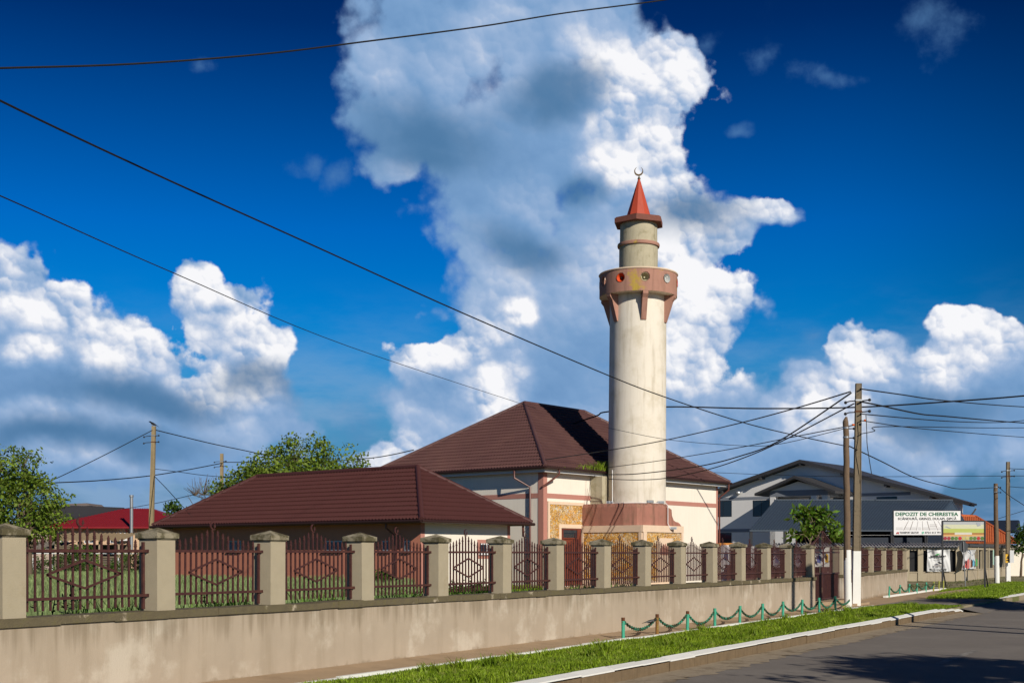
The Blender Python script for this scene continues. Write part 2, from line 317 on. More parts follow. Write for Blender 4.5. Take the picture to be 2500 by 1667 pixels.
class MB:
    def __init__(s): s.v = []; s.f = []; s.m = []
    def add(s, vs, fs, m=0):
        k = len(s.v); s.v += [tuple(x) for x in vs]; s.f += [tuple(i+k for i in f) for f in fs]; s.m += [m]*len(fs); return s
    def box8(s, b, t, m=0):
        return s.add(list(b)+list(t), [(3, 2, 1, 0), (4, 5, 6, 7), (0, 1, 5, 4), (1, 2, 6, 5), (2, 3, 7, 6), (3, 0, 4, 7)], m)
    def fbox(s, fr, a0, a1, b0, b1, z0, z1, m=0):
        q = [(a0, b0), (a1, b0), (a1, b1), (a0, b1)]
        return s.box8([fr.p(a, b, z0) for a, b in q], [fr.p(a, b, z1) for a, b in q], m)
    def box(s, x0, x1, y0, y1, z0, z1, m=0):
        q = [(x0, y0), (x1, y0), (x1, y1), (x0, y1)]
        return s.box8([(x, y, z0) for x, y in q], [(x, y, z1) for x, y in q], m)
    def prism(s, pts, z0, z1, m=0, cap=True):
        n = len(pts); lo = [(p[0], p[1], z0) for p in pts]; hi = [(p[0], p[1], z1) for p in pts]
        fs = [(i, (i+1) % n, n+(i+1) % n, n+i) for i in range(n)]
        if cap: fs += [tuple(range(n-1, -1, -1)), tuple(range(n, 2*n))]
        return s.add(lo+hi, fs, m)
    def extr(s, poly, off, m=0):                    # planar polygon (3d pts) thickened along off
        n = len(poly); off = Vector(off); a = [Vector(p) for p in poly]; b = [p+off for p in a]
        return s.add(a+b, [tuple(range(n-1, -1, -1)), tuple(range(n, 2*n))]+[(i, (i+1) % n, n+(i+1) % n, n+i) for i in range(n)], m)
    def lathe(s, c, prof, n=48, m=0, a0=0, a1=2*math.pi, capb=False, capt=False):
        full = abs(a1-a0-2*math.pi) < 1e-6; k = n if full else n+1; vs = []; fs = []
        for r, z in prof:
            for i in range(k):
                a = a0+(a1-a0)*i/n; vs.append((c[0]+r*math.sin(a), c[1]-r*math.cos(a), c[2]+z))
        for j in range(len(prof)-1):
            for i in range(n):
                i2 = (i+1) % k; fs.append((j*k+i, j*k+i2, (j+1)*k+i2, (j+1)*k+i))
        if capb: fs.append(tuple(range(k-1, -1, -1)))
        if capt: fs.append(tuple((len(prof)-1)*k+i for i in range(k)))
        return s.add(vs, fs, m)
    def tube(s, pts, r, n=8, m=0, r1=None, caps=True):
        pts = [Vector(p) for p in pts]; N = len(pts); vs = []; fs = []; prev = None
        for i, p in enumerate(pts):
            t = (pts[min(i+1, N-1)]-pts[max(i-1, 0)]).normalized()
            if prev is None:
                up = Vector((0, 0, 1)) if abs(t.z) < .9 else Vector((0, 1, 0))
                x = t.cross(up).normalized()
            else: x = (prev-t*prev.dot(t)).normalized()
            prev = x; y = t.cross(x)
            rr = r if r1 is None else r+(r1-r)*i/(N-1)
            for k in range(n):
                a = 2*math.pi*k/n; vs.append(p+(x*math.cos(a)+y*math.sin(a))*rr)
        for i in range(N-1):
            for k in range(n):
                k2 = (k+1) % n; fs.append((i*n+k, i*n+k2, (i+1)*n+k2, (i+1)*n+k))
        if caps: fs += [tuple(range(n-1, -1, -1)), tuple((N-1)*n+k for k in range(n))]
        return s.add(vs, fs, m)
    def bar(s, p, q, w, h, m=0, up=(0, 0, 1)):      # rectangular bar
        p = Vector(p); q = Vector(q); t = (q-p).normalized(); up = Vector(up)
        x = t.cross(up)
        if x.length < 1e-4: x = t.cross(Vector((0, 1, 0)))
        x.normalize(); y = x.cross(t).normalized(); x = x*w/2; y = y*h/2
        return s.box8([p-x-y, p+x-y, p+x+y, p-x+y], [q-x-y, q+x-y, q+x+y, q-x+y], m)
    def disc(s, c, nrm, r, th=.01, n=20, m=0, r2=None):
        c = Vector(c); nrm = Vector(nrm).normalized()
        return s.tube([c, c+nrm*th], r, n, m, r1=r2)
    def ell(s, c, rx, ry, rz, m=0, seg=12, rot=None):
        vs = []; fs = []; c = Vector(c)
        for j in range(seg//2+1):
            th = math.pi*j/(seg//2)
            for i in range(seg):
                a = 2*math.pi*i/seg
                q = Vector((rx*math.sin(th)*math.cos(a), ry*math.sin(th)*math.sin(a), rz*math.cos(th)))
                if rot: q = rot @ q
                vs.append(c+q)
        for j in range(seg//2):
            for i in range(seg): fs.append((j*seg+i, (j+1)*seg+i, (j+1)*seg+(i+1) % seg, j*seg+(i+1) % seg))
        return s.add(vs, fs, m)
    def build(s, name, mats, parent=None, origin=None, smooth=False, at=None):
        """origin: world point the vertices are taken relative to (default: root location of parent)"""
        me = bpy.data.meshes.new(name)
        if origin is None:
            r = parent
            while r is not None and r.parent is not None: r = r.parent
            origin = Vector(r.location) if r is not None else Vector((0, 0, 0))
        origin = Vector(origin)
        me.from_pydata([tuple(Vector(x)-origin) for x in s.v], [], s.f)
        if not isinstance(mats, (list, tuple)): mats = [mats]
        for m in mats: me.materials.append(m)
        if len(mats) > 1: me.polygons.foreach_set('material_index', s.m)
        if smooth:
            me.polygons.foreach_set('use_smooth', [True]*len(me.polygons))
        me.update()
        bm = bmesh.new(); bm.from_mesh(me); bmesh.ops.recalc_face_normals(bm, faces=bm.faces); bm.to_mesh(me); bm.free()
        if smooth and hasattr(me, 'set_sharp_from_angle'): me.set_sharp_from_angle(angle=R(40))
        o = bpy.data.objects.new(name, me); C.objects.link(o)
        if parent is not None: o.parent = parent
        elif True: o.location = origin
        if at is not None: o.location = at
        return o
def tag(o, label, cat, group=None, kind=None):
    if label: o['label'] = label
    if cat: o['category'] = cat
    if group: o['group'] = group
    if kind: o['kind'] = kind
    return o
def thing(name, label, cat, loc, group=None):
    o = bpy.data.objects.new(name, None); C.objects.link(o); o.location = Vector(loc); o.empty_display_size = .3
    return tag(o, label, cat, group)
def one(mb, name, mats, label, cat, group=None, loc=None, smooth=False):
    if loc is None:
        a = np.array(mb.v); loc = (a[:, 0].mean(), a[:, 1].mean(), a[:, 2].min())
    return tag(mb.build(name, mats, None, loc, smooth), label, cat, group)
def struct(name, mb, mats, label=None):
    o = mb.build(name, mats); o['kind'] = 'structure'
    if label: o['label'] = label
    return o
def children(o): return [x for x in bpy.data.objects if x.parent is o]
def copy_tree(o, parent=None):
    kids = children(o); c = o.copy(); C.objects.link(c)
    if parent is not None: c.parent = parent
    for k in kids: copy_tree(k, c)
    return c
def mesh_np(name, verts, faces, m, per=None):
    """fast mesh from numpy arrays; faces (n,k)"""
    me = bpy.data.meshes.new(name); k = faces.shape[1]
    me.vertices.add(len(verts)); me.vertices.foreach_set('co', verts.astype(np.float32).ravel())
    me.loops.add(faces.size); me.loops.foreach_set('vertex_index', faces.astype(np.int32).ravel())
    me.polygons.add(len(faces)); me.polygons.foreach_set('loop_start', np.arange(0, faces.size, k, dtype=np.int32))
    me.update(calc_edges=True); me.materials.append(m)
    if per:
        r_ = np.repeat(rng.random(len(verts)//per), per); a_ = me.attributes.new('rnd', 'FLOAT', 'POINT'); a_.data.foreach_set('value', r_.astype(np.float32))
    o = bpy.data.objects.new(name, me); C.objects.link(o); return o

# street frame: s along the road (30 deg right of the view), d away from the camera across it
ST = Frame((0, 0, 0), R(30)).set_ey((-math.cos(R(30)), math.sin(R(30)), 0))
FD = 10.93                                       # road-side face of the mosque fence

# ------------------------------------------------------------------ ground, road, pavements
RZ = -.18
def sheet(name, poly, z, m, side=None):
    mb = MB(); n = len(poly); vs = [(p[0], p[1], z if len(p) < 3 else p[2]) for p in poly]
    mb.add(vs, [tuple(range(n))])
    if side is not None:
        mb.add(vs+[(x, y, side) for x, y, _ in vs], [(i, (i+1) % n, n+(i+1) % n, n+i) for i in range(n)])
    o = struct(name, mb, m); return o
def sq(s0, s1, d0, d1): return [ST.p(s0, d0)[:2], ST.p(s1, d0)[:2], ST.p(s1, d1)[:2], ST.p(s0, d1)[:2]]
sheet('ground', [(-2500, -900), (2500, -900), (2500, 3500), (-2500, 3500)], -.20, MEADOW)
sheet('terrain', sq(-300, 1200, 7.7, 900), -.012, MEADOW, side=-.199)
sheet('road', sq(-200, 900, 1.7, 7.0), RZ, ASPH)
sheet('gravel_strip', sq(-200, 900, 6.9, 7.62), RZ-.006, GRAV)
rnd = random.Random(77); mb = MB(); vs_ = []; s_ = -10
while s_ < 90: vs_ += [ST.p(s_, 7.0+rnd.uniform(-.16, .06)+.05*math.sin(s_*.9), RZ+.004), ST.p(s_, 7.61, RZ+.005)]; s_ += .17
mb.add(vs_, [(2*i, 2*i+2, 2*i+3, 2*i+1) for i in range(len(vs_)//2-1)]); struct('road_grit', mb, GRAV)
sheet('gravel_shoulder', sq(-200, 900, .6, 1.75), RZ-.006, GRAV)
mb = MB(); mb.add([ST.p(-200, 10.08, -.002), ST.p(60, 10.08, -.002), ST.p(60, 10.96, .06), ST.p(-200, 10.96, .06)], [(0, 1, 2, 3)]); struct('pavement', mb, PAVE)
sheet('back_path', sq(36.8, 62, 10.9, 15.0), .004, PAVE)
sheet('field', [(-70, 6), (-2, 20), (4, 37), (9, 45), (6, 62), (0, 80), (-4, 130), (-90, 130)], -.001, SOIL)
# courtyard paving near the mosque
sheet('courtyard', [ST.p(20, 11.6)[:2], ST.p(46, 11.6)[:2], (18, 62), (14, 76), (1.0, 66), (1.5, 60)], .003, PAVE)
sheet('verge_soil', sq(-60, 41.2, 7.72, 10.1), .0, TURF)
sheet('verge_corner', [ST.p(49, 7.9)[:2], ST.p(80, 7.9)[:2], ST.p(80, 11.0)[:2], ST.p(60, 12.1)[:2], ST.p(49, 11.3)[:2], ST.p(47, 10)[:2]], .0, TURF)
# asphalt mouth of the side lane (ramps from the road up to the pavement)
mb = MB(); mb.add([ST.p(40.6, 6.9, RZ+.003), ST.p(50.2, 6.9, RZ+.003), ST.p(48.6, 8.3, .006), ST.p(42.0, 8.3, .006), ST.p(47.2, 10.4, .006), ST.p(40.5, 10.4, .006), ST.p(52, 14.5, .006), ST.p(43.5, 14.5, .006)],
               [(0, 1, 2, 3), (3, 2, 4, 5)]); struct('side_lane', mb, ASPH)
# kerbs: near long kerb, far kerb, inner pavement edging
def kerb(name, s0, s1, d0, d1, zt0, seglen=1.0, jit=.012, label=None):
    t = thing(name, label, 'kerb', ST.p(s0, d0, 0), None); rnd = random.Random(int(s0*10))
    top = MB(); face = MB(); s = s0
    while s < s1-.01:
        e = min(s+seglen, s1); j = rnd.uniform(-jit, jit); jz = rnd.uniform(-.006, .006)
        zt = zt0-.13*max(0, min(1, (s-37)/4)) if s0 < 0 else zt0-.06*max(0, min(1, (52-s)/3)); face.fbox(ST, s+.004, e-.004, d0+.012+j, d1, -.199, zt-.06+jz)
        q_ = [(s+.002, d0+j), (e-.002, d0+j), (e-.002, d1+.003), (s+.002, d1+.003)]
        lo = rnd.uniform(.015, .04); top.box8([ST.p(a_, b_, z_+jz) for (a_, b_), z_ in zip(q_, (zt-lo-.02, zt-lo-.02, zt-.02, zt-.02))], [ST.p(a_, b_, z_+jz) for (a_, b_), z_ in zip(q_, (zt-lo, zt-lo, zt+.012, zt+.012))])
        s = e
    face.build('kerb_stone', KFACE, t); top.build('painted_top', WHITEP, t); return t
kerb('roadside_kerb', -20, 41.4, 7.6, 7.745, .03, label='long white-topped concrete kerb between the road and the near grass verge')
kerb('roadside_kerb', 49, 90, 7.75, 7.93, .03, label='white-topped kerb beyond the side lane, beside the far grass corner')
mb = MB(); rnd = random.Random(3); s = -20
while s < 39.5:
    mb.fbox(ST, s, s+.98, 10.04+rnd.uniform(-.01, .01), 10.12, -.02, .035+rnd.uniform(-.008, .008)); s += 1
one(mb, 'edging_strip', WHITEP, 'thin white painted edging between near grass verge and the pavement', 'edging')
mb = MB(); e0 = ST.p(50.5, 11.55); 
pts = [P(2160, 1461, 47.5), P(2225, 1451, 52), P(2277, 1442.5, 56.5), P(2306, 1439, 58.5)]
for a, b in zip(pts, pts[1:]): a.z = b.z = .03; mb.bar(a, b, .12, .09)
pts = [P(2306, 1439, 58.5), P(2276, 1436, 60.5)]
for a, b in zip(pts, pts[1:]): a.z = b.z = .03; mb.bar(a, b, .16, .09)
one(mb, 'edging_strip', WHITEP, 'short white painted edging bending round the tip of the far grass corner', 'edging')
# centre dashes of the road (worn paint)
WORN = mat('worn_road_paint', (.30, .28, .25), .9, .3, 20, .2, 80, second=(.16, .145, .13), smix=(.42, .6), sscale=5)
for s0 in (3, 21.5, 39.5, 57.5, 75.5):
    mb = MB(); mb.add([ST.p(s0, 4.28, RZ+.004), ST.p(s0+3.3, 4.28, RZ+.004), ST.p(s0+3.3, 4.42, RZ+.004), ST.p(s0, 4.42, RZ+.004)], [(0, 1, 2, 3)])
    o = struct('road_marking', mb, WORN)

# ------------------------------------------------------------------ blades: verge grass, wheat, weeds
rng = np.random.default_rng(5)
def blades(name, xy, h, w, lean, m, z0=0., taper3=True):
    n = len(xy); ang = rng.uniform(0, 2*np.pi, n); la = rng.uniform(0, 2*np.pi, n); L = lean*rng.uniform(.2, 1, n)*h
    dx = np.cos(ang)*w/2; dy = np.sin(ang)*w/2
    z0 = np.full(n, z0) if np.isscalar(z0) else z0
    b0 = np.stack([xy[:, 0]-dx, xy[:, 1]-dy, z0], 1); b1 = np.stack([xy[:, 0]+dx, xy[:, 1]+dy, z0], 1)
    m1 = np.stack([xy[:, 0]+dx*.7+np.cos(la)*L*.35, xy[:, 1]+dy*.7+np.sin(la)*L*.35, z0+h*.6], 1)
    m0 = np.stack([xy[:, 0]-dx*.7+np.cos(la)*L*.35, xy[:, 1]-dy*.7+np.sin(la)*L*.35, z0+h*.6], 1)
    t1 = np.stack([xy[:, 0]+dx*.12+np.cos(la)*L, xy[:, 1]+dy*.12+np.sin(la)*L, z0+h], 1)
    t0 = np.stack([xy[:, 0]-dx*.12+np.cos(la)*L, xy[:, 1]-dy*.12+np.sin(la)*L, z0+h], 1)
    V = np.stack([b0, b1, m1, m0, t1, t0], 1).reshape(-1, 3); k = np.arange(n)[:, None]*6
    Fc = np.concatenate([k+np.array([[0, 1, 2, 3]]), k+np.array([[3, 2, 4, 5]])], 0)
    return mesh_np(name, V, Fc, m, 6)
def st_xy(s, d):
    a = R(30); return np.stack([s*math.sin(a)-d*math.cos(a), s*math.cos(a)+d*math.sin(a)], 1)
n = 125000
s = 12+30*rng.random(n)**1.15; d = rng.uniform(7.755, 10.03, n)
clump = .75+.5*np.sin(s*2.1+np.sin(d*3)*2)*np.sin(d*2.7+s*.7)
h = rng.uniform(.035, .085, n)*clump+(rng.random(n) < .03)*.05; h = h*np.where(d > 9.75, .55, 1)*(1-.5*np.clip((s-38)/4, 0, 1))
g = blades('verge_grass', st_xy(s, d), h, .010+s*.00035, .7, GRASSM); tag(g, 'short bright green grass covering the verge between pavement and kerb', 'grass', kind='stuff')
n = 2600
s = 12+29*rng.random(n)**1.2; cs_ = np.floor(s*1.3); s = cs_/1.3+rng.normal(.3, .09, n); d = 9.97-1.9*((np.sin(cs_*12.9)*43758.5) % 1)+rng.normal(0, .07, n)
g = blades('verge_weeds', st_xy(s, np.clip(d, 7.9, 10.1)), rng.uniform(.08, .19, n), .022, .9, GRASSM); tag(g, 'taller weedy tufts scattered through the near verge', 'weeds', kind='stuff')
n = 26000
s = rng.uniform(47.5, 80, n); d = rng.uniform(7.9, 12., n); k = (d < 10+.15*(s-47)) & (s+.4*(d-8) > 48.7); s, d = s[k], d[k]
g = blades('corner_grass', st_xy(s, d), rng.uniform(.03, .07, len(s)), .035, .6, GRASSM); tag(g, 'green grass on the corner verge beyond the side lane', 'grass', kind='stuff')
n = 2200
s = rng.uniform(58, 86, n); d = rng.uniform(11.5, 15.2, n); k = rng.random(n) < (.5+.5*np.sin(s*1.3)*np.sin(d*2)); s, d = s[k], d[k]
g = blades('rough_grass', st_xy(s, d), rng.uniform(.02, .06, len(s)), .05, .8, leaf_mat('dry_grass', (.11, .13, .035), (.19, .19, .08), (.2, .17, .1))); tag(g, 'patchy rough grass in front of the yard wall', 'grass', kind='stuff')

# ------------------------------------------------------------------ mosque fence
def cope_mb(fr, a0, a1, b0, b1, z0, z1, seed=1):
    """coping with a slightly uneven front edge, cut in short lengths"""
    mb = MB(); rnd = random.Random(seed); a = a0; zj = 0
    while a < a1-.01:
        e = min(a+rnd.uniform(.35, .9), a1); j = rnd.uniform(-.008, .008)
        mb.fbox(fr, a, e, b0+j, b1, z0+rnd.uniform(-.006, .006), z1+rnd.uniform(-.006, .008)); a = e
    return mb
def crescent_poly(cx, cz, r, th, a0, a1, n=16):
    """thin crescent in a vertical plane, returned as (x,z) outline"""
    out = []; inn = []
    for i in range(n+1):
        t = i/n; a = a0+(a1-a0)*t; k = th*math.sin(math.pi*t)+.003
        out.append((cx+r*math.cos(a), cz+r*math.sin(a))); inn.append((cx+(r-k)*math.cos(a), cz+(r-k)*math.sin(a)))
    return out, inn
def make_grille(length, zb, zt_side, zt_mid, r_lo, r_hi, npk, solid=False):
    """grille panel in local coords: x along fence, y depth, z up; returns mesh object tree"""
    L = length; mb = MB(); mid = (npk-1)/2; w = .0195
    for i in range(npk):
        x = -L/2+.045+(L-.19)*i/(npk-1); t = 1-abs(i-mid)/mid
        zt = zt_side+(zt_mid-zt_side)*(t**2.1)
        if abs(i-mid) < .3: zt = zt_mid+.02
        mb.box(x-w/2, x+w/2, -w/2, w/2, zb, zt)
        if abs(i-mid) >= .3:                                     # leaf-shaped spear head with collar
            mb.extr([(x-.008, -.005, zt), (x-.021, -.005, zt+.018), (x-.010, -.005, zt+.030), (x-.016, -.005, zt+.044), (x, -.005, zt+.080), (x+.016, -.005, zt+.044), (x+.010, -.005, zt+.030), (x+.021, -.005, zt+.018), (x+.008, -.005, zt)], (0, .010, 0))
            mb.box(x-.014, x+.014, -.014, .014, zt-.010, zt+.004)
    mb.box(L/2-.05, L/2-.022, -.014, .014, zb-.03, zt_side+.05)  # heavy end post
    g = mb.build('grille', IRON, None, (0, 0, 0))
    if solid:
        q = MB(); q.box(-L/2, L/2, .03, .036, zb-.02, zt_side+.03); q.build('backing_sheet', IRON, g, (0, 0, 0))
    for z in (r_lo, r_hi):
        q = MB(); q.box(-L/2-.01, L/2+.03, -.034, -.012, z-.016, z+.016); q.box(L/2+.0, L/2+.035, -.045, -.01, z-.018, z+.018)
        q.build('rail', IRON, g, (0, 0, 0))
    q = MB(); cz = (r_lo+r_hi)/2+.0; hw = L*.285; hh = .155; cx = -.02
    pts = [(cx-hw, cz), (cx, cz+hh), (cx+hw, cz), (cx, cz-hh)]
    for i in range(4):
        a, b = pts[i], pts[(i+1) % 4]; q.bar((a[0], -.038, a[1]), (b[0], -.038, b[1]), .026, .008, up=(0, 1, 0))
    q.build('diamond_ornament', IRON, g, (0, 0, 0))
    q = MB(); x = -L/2+.045+(L-.19)*.5; z = zt_mid+.02
    q.tube([(x+.0, 0, z-.01), (x-.012, 0, z+.02)], .012, 6)
    o_, i_ = crescent_poly(x+.012, z+.075, .058, .020, R(80), R(310))
    ring = [(a, -.007, b) for a, b in o_]+[(a, -.007, b) for a, b in reversed(i_)]
    n_ = len(o_)
    for k in range(n_-1):
        q.extr([(o_[k][0], -.007, o_[k][1]), (o_[k+1][0], -.007, o_[k+1][1]), (i_[k+1][0], -.007, i_[k+1][1]), (i_[k][0], -.007, i_[k][1])], (0, .014, 0))
    q.extr([(x+.03, -.005, z+.035), (x+.055, -.005, z+.06), (x+.040, -.005, z+.10), (x+.025, -.005, z+.06)], (0, .01, 0))
    q.build('crescent_finial', IRON, g, (0, 0, 0))
    return g
def make_pillar(hw=.145, z0=.945, z1=1.785):
    mb = MB(); mb.box(-hw, hw, -hw, hw, z0, z1)
    p = mb.build('pillar', PILL, None, (0, 0, 0))
    q = MB(); c = .178; q.box8([(-c, -c, z1+.014), (c, -c, z1+.014), (c, c, z1+.014), (-c, c, z1+.014)], [(-c, -c, z1+.075), (c, -c, z1+.07), (c, c, z1+.075), (-c, c, z1+.078)])
    q.add([(-c, -c, z1+.075), (c, -c, z1+.07), (c, c, z1+.075), (-c, c, z1+.078), (.01, 0, z1+.142)], [(0, 1, 4), (1, 2, 4), (2, 3, 4), (3, 0, 4)])
    q.box(-hw-.012, hw+.012, -hw-.012, hw+.012, z1-.002, z1+.016)
    q.build('pillar_cap', CAPM, p, (0, 0, 0))
    return p
fence = thing('boundary_fence', 'long beige rendered wall with capped pillars and maroon iron grilles before the mosque', 'fence', ST.p(22, FD+.15, 0))
S0, SP = 8.873, 1.977
mb = MB()
a = -2.0
rnd = random.Random(11)
mb.fbox(ST, 3, 36.74, FD, FD+.30, -.01, .862); wall = mb.build('wall', WALLC, fence)
cope_mb(ST, 3, 36.77, FD-.035, FD+.335, .862, .95).build('coping', COPE, fence)
pil0 = make_pillar(); gri0 = make_grille(SP-.30, 1.0, 1.70, 1.87, 1.13, 1.645, 17)
def place(o, root, s_, d_, ang, fr=ST):
    o.parent = root; o.location = fr.p(s_, d_, 0)-Vector(root.location); o.rotation_euler = (0, 0, ang)
ANG = R(60)                                     # local x axis -> along the road
first = True
for k in range(-1, 15):
    sk = S0+SP*k-(.14 if k <= 0 else 0)          # the first bay is a little wider
    p = pil0 if first else copy_tree(pil0, fence); place(p, fence, sk, FD+.15, ANG)
    p.rotation_euler = (rnd.uniform(-.006, .006), rnd.uniform(-.004, .004), ANG+rnd.uniform(-.01, .01)); p.scale.z = rnd.uniform(.997, 1.003)
    if k < 14:
        g = gri0 if first else copy_tree(gri0, fence); place(g, fence, sk+SP/2+(.07 if k == 0 else 0), FD+.18, ANG)
        g.scale.x = 1.083 if k == 0 else 1
        g.rotation_euler = (rnd.uniform(-.004, .004), rnd.uniform(-.003, .003), ANG)
    first = False
# second stretch of fence, turned a little away from the road
A2 = Vector((10.84, 41.6, 0)); B2 = Vector((17.75, 57.1, 0)); dv = (B2-A2); L2 = dv.length; dv.normalize()
F2 = Frame(A2, math.atan2(dv.x, dv.y)).set_ey((-dv.y, dv.x, 0))
f2 = thing('boundary_fence', 'shorter far stretch of rendered wall with sheet-backed maroon grilles beyond the gate', 'fence', (A2+B2)/2)
mb = MB(); mb.fbox(F2, -.15, L2+.2, 0, .30, -.01, .86); mb.build('wall', WALLC, f2)
cope_mb(F2, -.17, L2+.23, -.035, .335, .86, .95, 5).build('coping', COPE, f2)
p2 = make_pillar(); g2 = make_grille(L2/5-.30, 1.0, 1.74, 1.80, 1.15, 1.62, 23, True); a2 = math.atan2(dv.y, dv.x)
for k in range(6):
    p = p2 if k == 0 else copy_tree(p2, f2); place(p, f2, L2*k/5, .15, a2, F2)
    if k < 5:
        g = g2 if k == 0 else copy_tree(g2, f2); place(g, f2, L2*(k+.5)/5, .17, a2, F2)

# gate between the two stretches
G1 = ST.p(37.2, FD+.45, 0); G2 = Vector((10.62, 41.2, 0)); gv = (G2-G1); GL = gv.length; gv.normalize()
GF = Frame(G1, math.atan2(gv.x, gv.y)).set_ey((-gv.y, gv.x, 0))
gate = thing('double_gate', 'maroon iron double gate with a pointed ogee top between fence pillars', 'gate', (G1+G2)/2)
def gtop(t):                                     # ogee: t 0..1 across the gate
    q = 1-abs(2*t-1)*1.0
    return 1.84+.50*q**1.7
for side in (0, 1):
    mb = MB(); t0, t1 = (0.012, .497) if side == 0 else (.503, .988); nb = 16
    for i in range(nb):
        t = t0+(t1-t0)*i/(nb-1); a = t*GL; wv = .014 if 0 < i < nb-1 else .04
        mb.fbox(GF, a-wv/2, a+wv/2, -.008, .008, .22, gtop(t)-.02)
    for z in (.24, 1.02, 1.68): mb.fbox(GF, t0*GL, t1*GL, -.026, .026, z-.02, z+.02)
    leaf = mb.build('gate_leaf', IRON, gate)
    q = MB(); q.fbox(GF, t0*GL+.05, t1*GL-.05, .020, .026, .26, 1.0); q.build('sheet_panel', IRON, leaf)
    q = MB()
    for i in range(12):
        ta = t0+(t1-t0)*i/12; tb = t0+(t1-t0)*(i+1)/12; q.bar(GF.p(ta*GL, 0, gtop(ta)), GF.p(tb*GL, 0, gtop(tb)), .035, .035)
    q.build('arched_top_rail', IRON, leaf)
q = MB(); q.fbox(GF, .05, .11, -.06, -.015, 1.10, 1.16); q.fbox(GF, .02, .14, -.08, -.06, 1.12, 1.14); q.build('handle', GREYM, gate)
mb = MB(); mb.fbox(GF, -.1, GL+.1, -.5, .6, -.01, .19); mb.fbox(GF, -.1, GL+.1, -.95, -.5, -.01, .09)
one(mb, 'concrete_step', PAVE, 'low pale concrete step under the pointed maroon gate', 'step')

# ------------------------------------------------------------------ metal tile roofs
def tiled_face(mb, p0, p1, n_in, run, pitch, zoff=0., step=.35, wave=.145, amp=.036, ures=6, top_inset=None):
    """stepped wavy sheet from eave p0->p1, rising inward; hip edges at 45 degrees in plan"""
    p0 = Vector(p0); p1 = Vector(p1); U = (p1-p0); L = U.length; U.normalize(); n_in = Vector(n_in).normalized()
    V = Vector((n_in.x*math.cos(pitch), n_in.y*math.cos(pitch), math.sin(pitch))); Nn = U.cross(V)
    if Nn.z < 0: Nn = -Nn
    H = run/math.cos(pitch); rows = int(math.ceil(H/step)); du = wave/ures; nu = int(L/du)+2
    us = np.linspace(0, L, nu); prevtop = None; V3 = []; Fs = []
    U_ = np.array(U); V_ = np.array(V); N_ = np.array(Nn); o = np.array(p0)
    def line(v, hh):
        k = v*math.cos(pitch); u = np.clip(us, k, max(L-k, k)); 
        hgt = amp*np.cos(2*np.pi*us/wave)+hh+.02
        vv = v-(.045*np.cos(2*np.pi*us/wave) if .01 < v < H-.01 else 0)
        return o+u[:, None]*U_+(vv*np.ones(nu))[:, None]*V_+hgt[:, None]*N_
    for j in range(rows):
        v0 = j*step; v1 = min(H, v0+step); 
        for a, b, ha, hb in ((v0, v0, 0., .055), (v0, v1, .055, 0.)):
            k = len(V3)*0+sum(len(x) for x in V3)
            V3.append(line(a, ha)); V3.append(line(b, hb))
            i = np.arange(nu-1); Fs.append(np.stack([k+i, k+i+1, k+nu+i+1, k+nu+i], 1))
    return np.concatenate(V3), np.concatenate(Fs)
